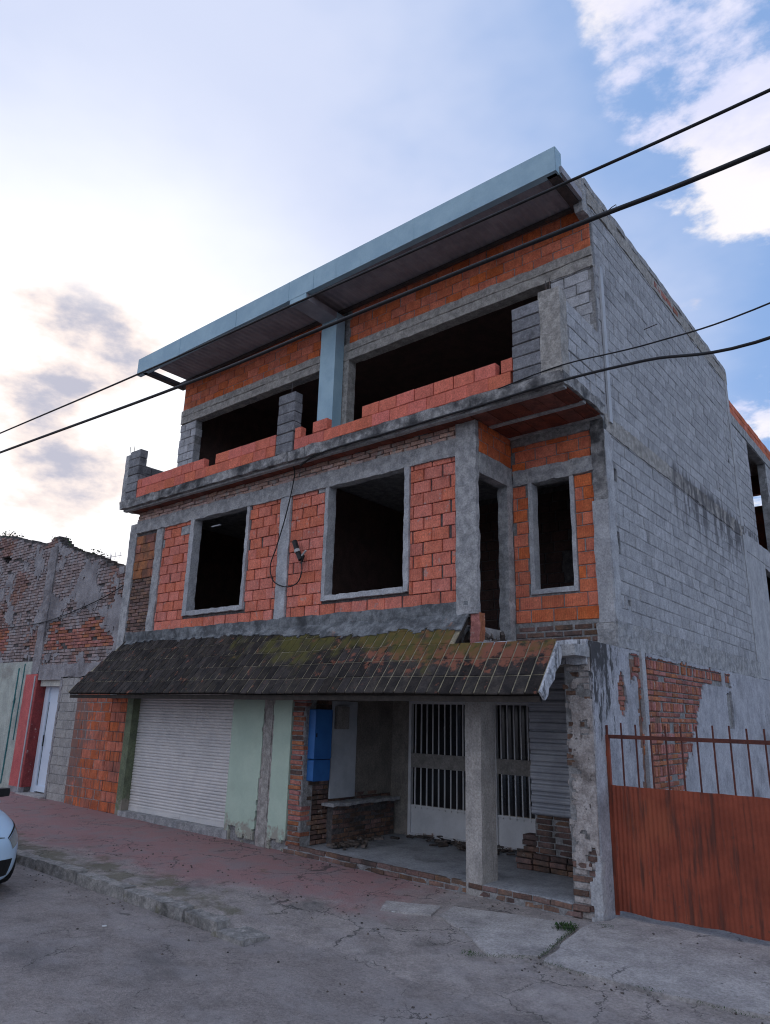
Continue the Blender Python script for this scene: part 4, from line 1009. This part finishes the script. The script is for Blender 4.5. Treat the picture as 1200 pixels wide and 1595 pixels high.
# hanging service cable with its clamp
hc = thing('hanging_cable', 'black service cable hanging in a loop down the red brick front', 'cable', (-5.18, -.15, 4.1))
pts = [(-5.10, -.30, 6.24), (-5.20, -.14, 6.10), (-5.36, -.13, 5.44), (-5.55, -.13, 4.88), (-5.68, -.13, 4.56), (-5.62, -.13, 4.32), (-5.45, -.13, 4.19), (-5.20, -.13, 4.13), (-4.98, -.13, 4.18), (-4.89, -.13, 4.36), (-4.92, -.13, 4.58)]
def smooth_path(p, k=6):
    p = [Vector(q) for q in p]; out = []
    for i in range(len(p) - 1):
        a, b_, c, d = p[max(i - 1, 0)], p[i], p[i + 1], p[min(i + 2, len(p) - 1)]
        for j in range(k):
            t = j / k; out.append(.5 * ((2 * b_) + (c - a) * t + (2 * a - 5 * b_ + 4 * c - d) * t * t + (3 * b_ - a - 3 * c + d) * t ** 3))
    out.append(p[-1]); return out
MB().tube(smooth_path(pts), .011, 6).build('wire', 'rubber', hc, smooth=True)
b = MB(); b.tube([(-4.92, -.14, 4.56), (-5.0, -.15, 4.72), (-5.09, -.15, 4.90)], .045, 8); b.build('clamp', 'rubber', hc)
b = MB(); b.tube([(-4.98, -.165, 4.69), (-5.0, -.17, 4.74)], .05, 8); b.tube([(-4.92, -.13, 4.62), (-4.80, -.15, 4.70)], .018, 6); b.build('insulator', 'porcelain', hc)
MB().tube([(-4.93, -.12, 4.5), (-4.86, -.13, 4.63)], .02, 6).build('clamp_tail', 'rubber', hc)

# ------------------------------------------------------------------ overhead cables
def cable(name, pts_, r, label):
    return tag(MB().tube(smooth_path(pts_, 8), r, 6).build(name, 'rubber', None, smooth=True), label, 'cable', 'overhead power cables' if name == 'power_cable' else 'service cables to the house')
YC = -2.4
cable('power_cable', [(-40, YC, 9.3), (-24, YC, 8.35), (-12.34, YC, 7.863), (-6.85, YC, 7.633), (-2.45, YC, 7.509), (.97, YC, 7.404), (2.95, YC, 7.361), (8, YC, 7.35), (16, YC, 7.6), (30, YC, 8.4)], .016,
      'thin black overhead cable, the higher of the two long ones crossing the roof')
cable('power_cable', [(-40, YC, 9.0), (-24, YC, 7.95), (-12.14, YC, 7.366), (-5.45, YC, 7.019), (-2.41, YC, 6.946), (-.39, YC, 6.90), (1.29, YC, 6.843), (2.885, YC, 6.79), (8, YC, 6.8), (16, YC, 7.1), (30, YC, 8.0)], .024,
      'thick black overhead cable, the lower of the two long ones before the upper floor')
cable('service_cable', [(-.9, -.47, 6.40), (.04, -.46, 6.47), (1.3, -.8, 6.21), (2.66, -1.2, 6.05), (6, -2.1, 6.1), (14, -2.4, 7.1)], .009,
      'thin black service cable running right from the balcony corner')
cable('service_cable', [(-4.9, -.30, 6.18), (-4.2, -.42, 6.245), (-2.6, -.475, 6.225), (-1.0, -.49, 6.225), (.0, -.50, 6.235), (1.2, -.8, 6.02), (2.64, -1.2, 5.68), (6, -2.1, 5.75), (14, -2.4, 7.0)], .017,
      'thick black service cable along the balcony slab edge and off to the right')

# ------------------------------------------------------------------ gate
G = thing('metal_gate', 'rust red metal gate with spiked bars above solid sheet beside the house', 'gate', (.03, .30, .05))
GY = .30
MB().box(.012, .05, GY - .02, GY + .02, .03, 1.94).build('gate_post', 'gate_red', G)
MB().box(.05, 3.4, GY - .022, GY + .022, 1.90, 1.943).build('top_rail', 'gate_bar', G)
MB().box(.05, 3.4, GY - .015, GY + .02, 1.335, 1.375).build('middle_rail', 'gate_red', G)
for i in range(19):
    xx = .202 + i * .1695
    MB().box(xx - .008, xx + .008, GY - .008, GY + .008, 1.37, 2.07 + rnd.uniform(-.015, .015)).build('bar', 'gate_bar', G)
MB().box(.018, .04, GY - .01, GY + .01, 1.94, 2.05).build('bar', 'gate_bar', G)
b = MB(); us = lin_(.05, 3.4, .0125); pr = [0, .5, 1, .5]
for i in range(len(us) - 1):
    d0, d1 = .010 * pr[i % 4] + .006 * math.sin(us[i] * 5) + .012 * nz((us[i], 0, 2), 2.5), .010 * pr[(i + 1) % 4] + .006 * math.sin(us[i + 1] * 5) + .012 * nz((us[i + 1], 0, 2), 2.5)
    zb0, zb1 = .075 + .02 * nz((us[i], 0, 0), 3), .075 + .02 * nz((us[i + 1], 0, 0), 3); zt0, zt1 = 1.385 + .006 * nz((us[i], 4, 0), 6), 1.385 + .006 * nz((us[i + 1], 4, 0), 6)
    b.quad((us[i], GY - .03 - d0, zb0), (us[i + 1], GY - .03 - d1, zb1), (us[i + 1], GY - .03 - d1, zt1), (us[i], GY - .03 - d0, zt0))
    b.quad((us[i], GY - .026 - d0, zb0), (us[i], GY - .026 - d0, zt0), (us[i + 1], GY - .026 - d1, zt1), (us[i + 1], GY - .026 - d1, zb1))
b.build('gate_sheet', 'gate_red', G)
b = MB(); b.box(-.05, .012, GY - .03, GY + .03, 1.70, 1.76); b.box(-.045, -.005, GY - .035, GY + .035, 1.72, 1.88); b.build('hinge', 'gate_red', G)

# ------------------------------------------------------------------ old house next door
H = thing('old_brick_house', 'old weathered brick and stucco house with pink doorway left of the unfinished building', 'house', (-14, .05, .15))
YN = .05
def ntop(x):
    pts_ = [(-26, 7.4), (-17.7, 6.80), (-15.1, 6.22), (-14.0, 6.06), (-10.46, 5.02)]
    for a, b_ in zip(pts_, pts_[1:]):
        if a[0] <= x <= b_[0]: return a[1] + (b_[1] - a[1]) * (x - a[0]) / (b_[0] - a[0])
    return 5.0
def ntop_r(x): return ntop(x) + .03 * nz((x, 0, 0), 1.1) + .02 * nz((x, 0, 0), 5) + (.16 * sm(1 - abs(x + 14.2) / .5))
DOOR = (-13.92, -12.86, .0, 2.72)
usn = sorted(set(lin_(-26, -17.6, .5) + lin_(-17.6, -10.47, .1) + [DOOR[0], DOOR[1]])); zsn = sorted(set(lin_(-.05, 7.6, .1) + [2.72]))
hole_ = lambda u, z: ((u + 16.95) / .28) ** 2 + ((z - 6.0) / .11) ** 2 < 1
nw = MB().sheet(usn, zsn, lambda u, z: not inhole(u, z, [DOOR]) and z < ntop_r(u) and not hole_(u, z), .035, .30, ymap(YN)).build('front_wall', 'mortar_dark', H)
b = MB()
z_ = .1; k = 0
while z_ < 7.3:
    x = -18.4 + (.13 if k % 2 else 0)
    while x < -10.6:
        xc = x + .125; t = ntop_r(xc)
        ok = z_ + .07 < t and not inhole(xc, z_, [(-14.5, -12.0, -.1, 2.78)]) and not hole_(xc, z_ + .03)
        if ok and not (xc > -12.0 and z_ < 2.75) and rnd.random() > .05:
            m_ = 'smeared_brick' if nz((xc, z_, 0), .7) > -.22 else 'old_red_brick'
            if 3.35 < z_ < 4.05 and nz((xc, z_, 4), .9) > -.1: m_ = 'clay_brick'
            b.use(m_); dp = rnd.uniform(-.012, .008)
            b.box(x + .006, x + .246, YN + dp, YN + .06, z_ + .006, z_ + .066)
        x += .256
    z_ += .075; k += 1
b.build('old_bricks', None, H, kind='stuff')
def stucco_mask(u, z):
    if z > ntop_r(u) - .02 or inhole(u, z, [(-13.96, -12.82, -.1, 2.74)]) or hole_(u, z): return False
    e = nz((u, z, 0), .9) + .55 * nz((u, z, 3), 2.8) + .3 * nz((u, z, 7), 8)
    if z < 3.0 and u < -12.75: return u > -14.35 or e > -.5
    if u > -12.95 and z < 2.76: return False
    if -14.6 < u < -13.9 and z < 2.9: return False
    if z > 3.3 and z < 4.1: return e > .42
    return e > .02 if u > -14.3 else e > .22
MB().sheet(lin_(-18.0, -10.5, .07), lin_(.1, 7.0, .07), lambda u, z: stucco_mask(u, z) and not (z < 3.1 and u < -14.3), lambda u, z: -.018 + .012 * nz((u, z, 1), 3), .04, ymap(YN), jit=.028, rim_only=True).build('stucco', 'grey_stucco', H, kind='stuff')
MB().sheet(lin_(-18.0, -14.32, .07), lin_(.12, 3.15, .07), lambda u, z: nz((u, z, 2), 2) > -.5 or z < 1.6, lambda u, z: -.025 + .01 * nz((u, z, 1), 3), .04, ymap(YN), jit=.02, rim_only=True).build('painted_plaster', 'pale_green_wall', H)
MB().rough(-14.30, -13.93, YN - .04, YN + .1, 2.85, 6.0, .12, .03, 4, 3).build('column', 'grey_stucco', H)
MB().rough(-13.9, -10.6, YN - .03, YN + .06, 2.76, 3.05, .1, .03, 4, 4).build('lintel_beam', 'grey_stucco', H)
nb_ = MB().box(-12.84, -11.9, YN + .0, YN + .04, .05, 2.74).build('block_panel', 'mortar', H)
lay(H, nb_, 'concrete_block', 'beige_block', 'y', YN - .008, -12.86, -11.92, .1, 2.74, .39, .19, .010, [], D=.04, proud=.004)
nr_ = MB().box(-11.9, -10.47, YN - .037, YN + .03, .1, 2.74).build('red_panel', 'mortar', H)
lay(H, nr_, 'hollow_brick', 'smeared_block', 'y', YN - .045, -11.9, -10.46, .12, 2.74, .33, .19, .012, [], D=.04, proud=.006, m2=None)
MB().rough(-14.52, -13.93, YN - .05, YN + .04, .30, 2.84, .12, .006, 5, 5).build('pilaster', 'pink_paint', H)
MB().box(-13.925, -13.905, YN - .03, YN + .235, .3, 2.7).build('door_reveal', 'worn_red_paint', H)
MB().rough(-14.54, -13.92, YN - .055, YN + .2, .05, .30, .1, .008, 5, 6).build('pilaster_base', 'grey_stucco', H)
MB().tube([(-13.985, YN - .07, .1), (-13.985, YN - .07, 2.8)], .018, 6).build('conduit', 'pvc', H)
b = MB(); b.box(-13.94, -12.87, YN + .235, YN + .275, .22, 2.56); nd_ = b.build('door', 'door_white_blue', H)
b = MB(); b.box(-13.94, -13.72, YN + .19, YN + .235, .17, 2.56); b.box(-13.0, -12.87, YN + .19, YN + .235, .17, 2.56); b.box(-13.72, -13.0, YN + .19, YN + .235, .22, .34); b.build('door_frame', 'door_white_blue', nd_)
MB().box(-13.712, -13.70, YN + .228, YN + .234, .34, 2.2).build('door_gap', 'car_black', nd_)
b = MB(); b.box(-13.66, -13.64, YN + .18, YN + .20, 1.2, 1.45); b.build('handle', 'car_black', nd_)
MB().box(-13.93, -12.87, YN + .05, YN + .3, 2.56, 2.72).build('door_header', 'cream_plaster', H)
MB().rough(-13.95, -12.80, YN - .12, YN + .28, .06, .19, .1, .008, 5, 9).build('door_step', 'concrete_slab', H)
MB().rough(-13.9, -12.8, YN - .03, YN + .2, 2.70, 2.80, .1, .012, 5, 8).build('door_lintel', 'grey_stucco', H)
b = MB(); b.tube([(-14.98, YN - .03, .3), (-14.98, YN - .03, 3.0)], .022, 6); b.build('drainpipe', 'teal_paint', H)
b = MB(); b.tube([(-14.70, YN - .03, 1.3), (-14.70, YN - .03, 3.1)], .016, 6); b.build('drainpipe', 'teal_paint', H)
MB().tube(smooth_path([(-19, YN - .06, 4.15), (-16, YN - .06, 4.06), (-13.8, YN - .06, 4.10), (-11.6, YN - .06, 4.42), (-10.5, YN - .06, 4.7)]), .012, 5).build('wall_cable', 'rubber', H)
b = MB(); b.box(-26, -10.47, .36, 6, 4.3, 4.4); b.box(-26, -10.47, 5.9, 6, 0, 4.4); b.box(-26, -25.9, .36, 6, 0, 4.4); b.build('house_body', 'interior', H)
# plants growing on the old wall
def wall_plant(cx, n_, sp, h, label):
    t = thing('wall_plant', label, 'plant', (cx, YN + .15, ntop_r(cx) - .02), 'plants on the old wall')
    st = MB(); lf = MB()
    for q in range(n_):
        x0 = cx + rnd.gauss(0, sp); z0_ = ntop_r(max(-25, min(-10.5, x0))) - .05; hh = h * rnd.uniform(.4, 1)
        tip = Vector((x0 + rnd.gauss(0, hh * .4), YN + .15 + rnd.gauss(0, .08), z0_ + hh))
        st.tube([(x0, YN + .15, z0_), tip], [.008, .003], 4)
        for m_ in range(14):
            tt = rnd.uniform(.25, 1.05); p = Vector((x0, YN + .15, z0_)).lerp(tip, tt) + Vector((rnd.gauss(0, .05), rnd.gauss(0, .05), rnd.gauss(0, .04)))
            a = Vector((rnd.gauss(0, 1), rnd.gauss(0, 1), rnd.gauss(0, .6))).normalized() * .05; c = a.cross(Vector((rnd.gauss(0, 1), rnd.gauss(0, 1), 1))).normalized() * .025
            lf.quad(p, p + a * .5 + c, p + a, p + a * .5 - c)
    st.build('stem', 'bark', t); lf.build('foliage', 'weed', t)
wall_plant(-16.8, 9, .45, .22, 'low scrubby plant on top of the old wall near its left end')
wall_plant(-13.7, 6, .2, .14, 'small tuft on the old wall top above the doorway')
wall_plant(-12.7, 7, .35, .20, 'trailing dry plant on the old wall top nearest the tall building')
AX, AY, AZ = -16.7, 3.0, 6.62
an = thing('tv_antenna', 'thin rooftop aerial behind the old wall beside the tall building', 'antenna', (AX, AY, 4.4))
MB().tube([(AX, AY, 4.4), (AX, AY, AZ + .05)], .012, 5).build('mast', 'galvanised', an)
b = MB(); b.tube([(AX - .7, AY, AZ), (AX + .6, AY, AZ - .04)], .008, 4)
b.build('boom', 'galvanised', an)
for i in range(5): MB().tube([(AX - .6 + i * .28, AY, AZ - .2 + .02 * i), (AX - .6 + i * .28, AY, AZ + .16 - .02 * i)], .006, 4).build('element', 'galvanised', an)

# ------------------------------------------------------------------ parked car
def build_car(loc):
    t = thing('parked_car', 'pale blue hatchback parked at the kerb, only its front corner in view', 'car', loc)
    L = 3.95; o = Vector(loc)
    def sec(x, w, zb, zt, crown=.03, lo=.2):
        return [(x, -w * .80, lo), (x, -w * .97, lo + .14), (x, -w, zb), (x, -w * .985, zb + (zt - zb) * .6), (x, -w * .86, zt), (x, -w * .4, zt + crown), (x, w * .4, zt + crown), (x, w * .86, zt), (x, w * .985, zb + (zt - zb) * .6), (x, w, zb), (x, w * .97, lo + .14), (x, w * .80, lo)]
    def loft(secs, b, close=True):
        n_ = len(secs[0]); base = len(b.v)
        for s_ in secs: b.v.extend(tuple(Vector(p) + o) for p in s_)
        for i in range(len(secs) - 1):
            for k in range(n_): b.face((base + i * n_ + k, base + (i + 1) * n_ + k, base + (i + 1) * n_ + (k + 1) % n_, base + i * n_ + (k + 1) % n_))
        if close: b.face(tuple(base + k for k in range(n_))); b.face(tuple(base + (len(secs) - 1) * n_ + k for k in range(n_))[::-1])
        return b
    b = loft([sec(-L / 2, .60, .55, .86, .02, .32), sec(-L / 2 + .06, .72, .52, .92, .02, .26), sec(-L / 2 + .3, .82, .5, .96), sec(-1.1, .85, .5, .97), sec(0, .855, .5, .96), sec(.7, .85, .5, .95), sec(1.05, .845, .5, .93, .04), sec(1.45, .82, .5, .86, .05, .15), sec(1.68, .78, .46, .78, .05, .11), sec(1.84, .71, .43, .70, .04, .10), sec(1.94, .58, .40, .62, .03, .11), sec(1.985, .38, .38, .56, .02, .13)], MB())
    body = b.build('body', 'car_paint', t, smooth=True, recalc=True)
    sub = body.modifiers.new('smooth', 'SUBSURF'); sub.levels = 2; sub.render_levels = 2
    g = [sec(-1.90, .62, .97, 1.02, .01, .9), sec(-1.62, .66, 1.2, 1.38, .01, .9), sec(-1.3, .66, 1.25, 1.46, .02, .9), sec(-.3, .665, 1.25, 1.50, .025, .9), sec(.15, .66, 1.2, 1.45, .02, .9), sec(.98, .62, .93, .97, .01, .86)]
    cab = loft(g, MB()).build('window_glass', 'dark_glass', t, smooth=True, recalc=True)
    r_ = MB(); loft([[(x_, -w, z - .03), (x_, -w * .95, z + .0), (x_, 0, z + .03), (x_, w * .95, z), (x_, w, z - .03), (x_, 0, z - .03)] for x_, w, z in ((-1.72, .60, 1.36), (-1.3, .62, 1.47), (-.3, .63, 1.515), (.18, .61, 1.455))], r_); r_.build('roof_panel', 'car_paint', t, smooth=True)
    dg = bpy.context.evaluated_depsgraph_get(); ev = body.evaluated_get(dg)
    for sgn in (-1, 1):
        q = MB(); q2 = MB()
        q.tube([o + Vector(p) for p in ((1.02, sgn * .74, .93), (.5, sgn * .68, 1.22), (.16, sgn * .63, 1.44))], .035, 6); q2.tube([o + Vector(p) for p in ((-.35, sgn * .80, .95), (-.35, sgn * .655, 1.46))], .035, 6)
        q.build('window_pillar', 'car_paint', t, smooth=True); q2.build('window_pillar', 'car_paint', t, smooth=True)
        def patch(c4, nu, nv, off):
            b_ = MB(); A_, B_, C_, D_ = [Vector((p[0], sgn * p[1], p[2])) for p in c4]
            for a_ in range(nu + 1):
                for k in range(nv + 1):
                    u, v = a_ / nu, k / nv; p = (A_ * (1 - u) + B_ * u) * (1 - v) + (D_ * (1 - u) + C_ * u) * v
                    ok_, co, nr, _ = ev.closest_point_on_mesh(p); b_.v.append(tuple(co + nr * off + o))
            for a_ in range(nu):
                for k in range(nv): b_.face((a_ * (nv + 1) + k, (a_ + 1) * (nv + 1) + k, (a_ + 1) * (nv + 1) + k + 1, a_ * (nv + 1) + k + 1))
            return b_
        patch(((1.42, .84, .80), (1.92, .55, .62), (1.90, .60, .50), (1.50, .86, .70)), 10, 5, .006).build('headlight', 'car_lamp', t, smooth=True)
        patch(((1.40, .84, .825), (1.93, .54, .645), (1.92, .545, .625), (1.41, .85, .80)), 12, 2, .005).build('lamp_seal', 'car_black', t)
        patch(((1.90, .62, .40), (1.98, .38, .40), (1.98, .36, .22), (1.92, .58, .22)), 6, 4, .006).build('fog_lamp_recess', 'car_black', t)
        patch(((1.93, .50, .655), (1.96, .0, .665), (1.96, .0, .650), (1.93, .50, .640)), 10, 1, .004).build('bonnet_gap', 'car_black', t)
        mr = MB().rough(.55, .68, sgn * .95 - .08, sgn * .95 + .08, .96, 1.06, .05, .01, 6, 1); mr.v = [tuple(Vector(v) + o) for v in mr.v]; mr.build('wing_mirror', 'car_black', t, smooth=True)
        for wx in (-1.28, 1.22):
            ty = MB(); ty.tube([o + Vector((wx, sgn * .66, .30)), o + Vector((wx, sgn * .86, .30))], .30, 24); wheel = ty.build('wheel', 'rubber', t)
            rm = MB(); rm.tube([o + Vector((wx, sgn * .855, .30)), o + Vector((wx, sgn * .866, .30))], .20, 18); rm.build('rim', 'wheel_silver', wheel)
    gr = MB(); gr.quad(*[o + Vector(p) for p in ((1.975, -.30, .50), (1.975, .30, .50), (1.99, .34, .42), (1.985, .30, .33), (1.985, -.30, .33), (1.99, -.34, .42))]); gr.build('grille', 'car_black', t)
    pl_ = MB().box(1.988, 1.996, -.26, .26, .50, .60); pl_.v = [tuple(Vector(v) + o) for v in pl_.v]; pl_.build('number_plate_holder', 'paper', t)
    return t
CAR = (-7.64, -4.42, zroad(-7, -4.2) - .005)
build_car(CAR)

finish_pieces()
sc.render.engine = 'CYCLES'
sc.cycles.max_bounces = 8; sc.cycles.diffuse_bounces = 4
sc.cycles.use_denoising = True
sc.cycles.pixel_filter_type = 'BLACKMAN_HARRIS'; sc.cycles.filter_width = 1.1
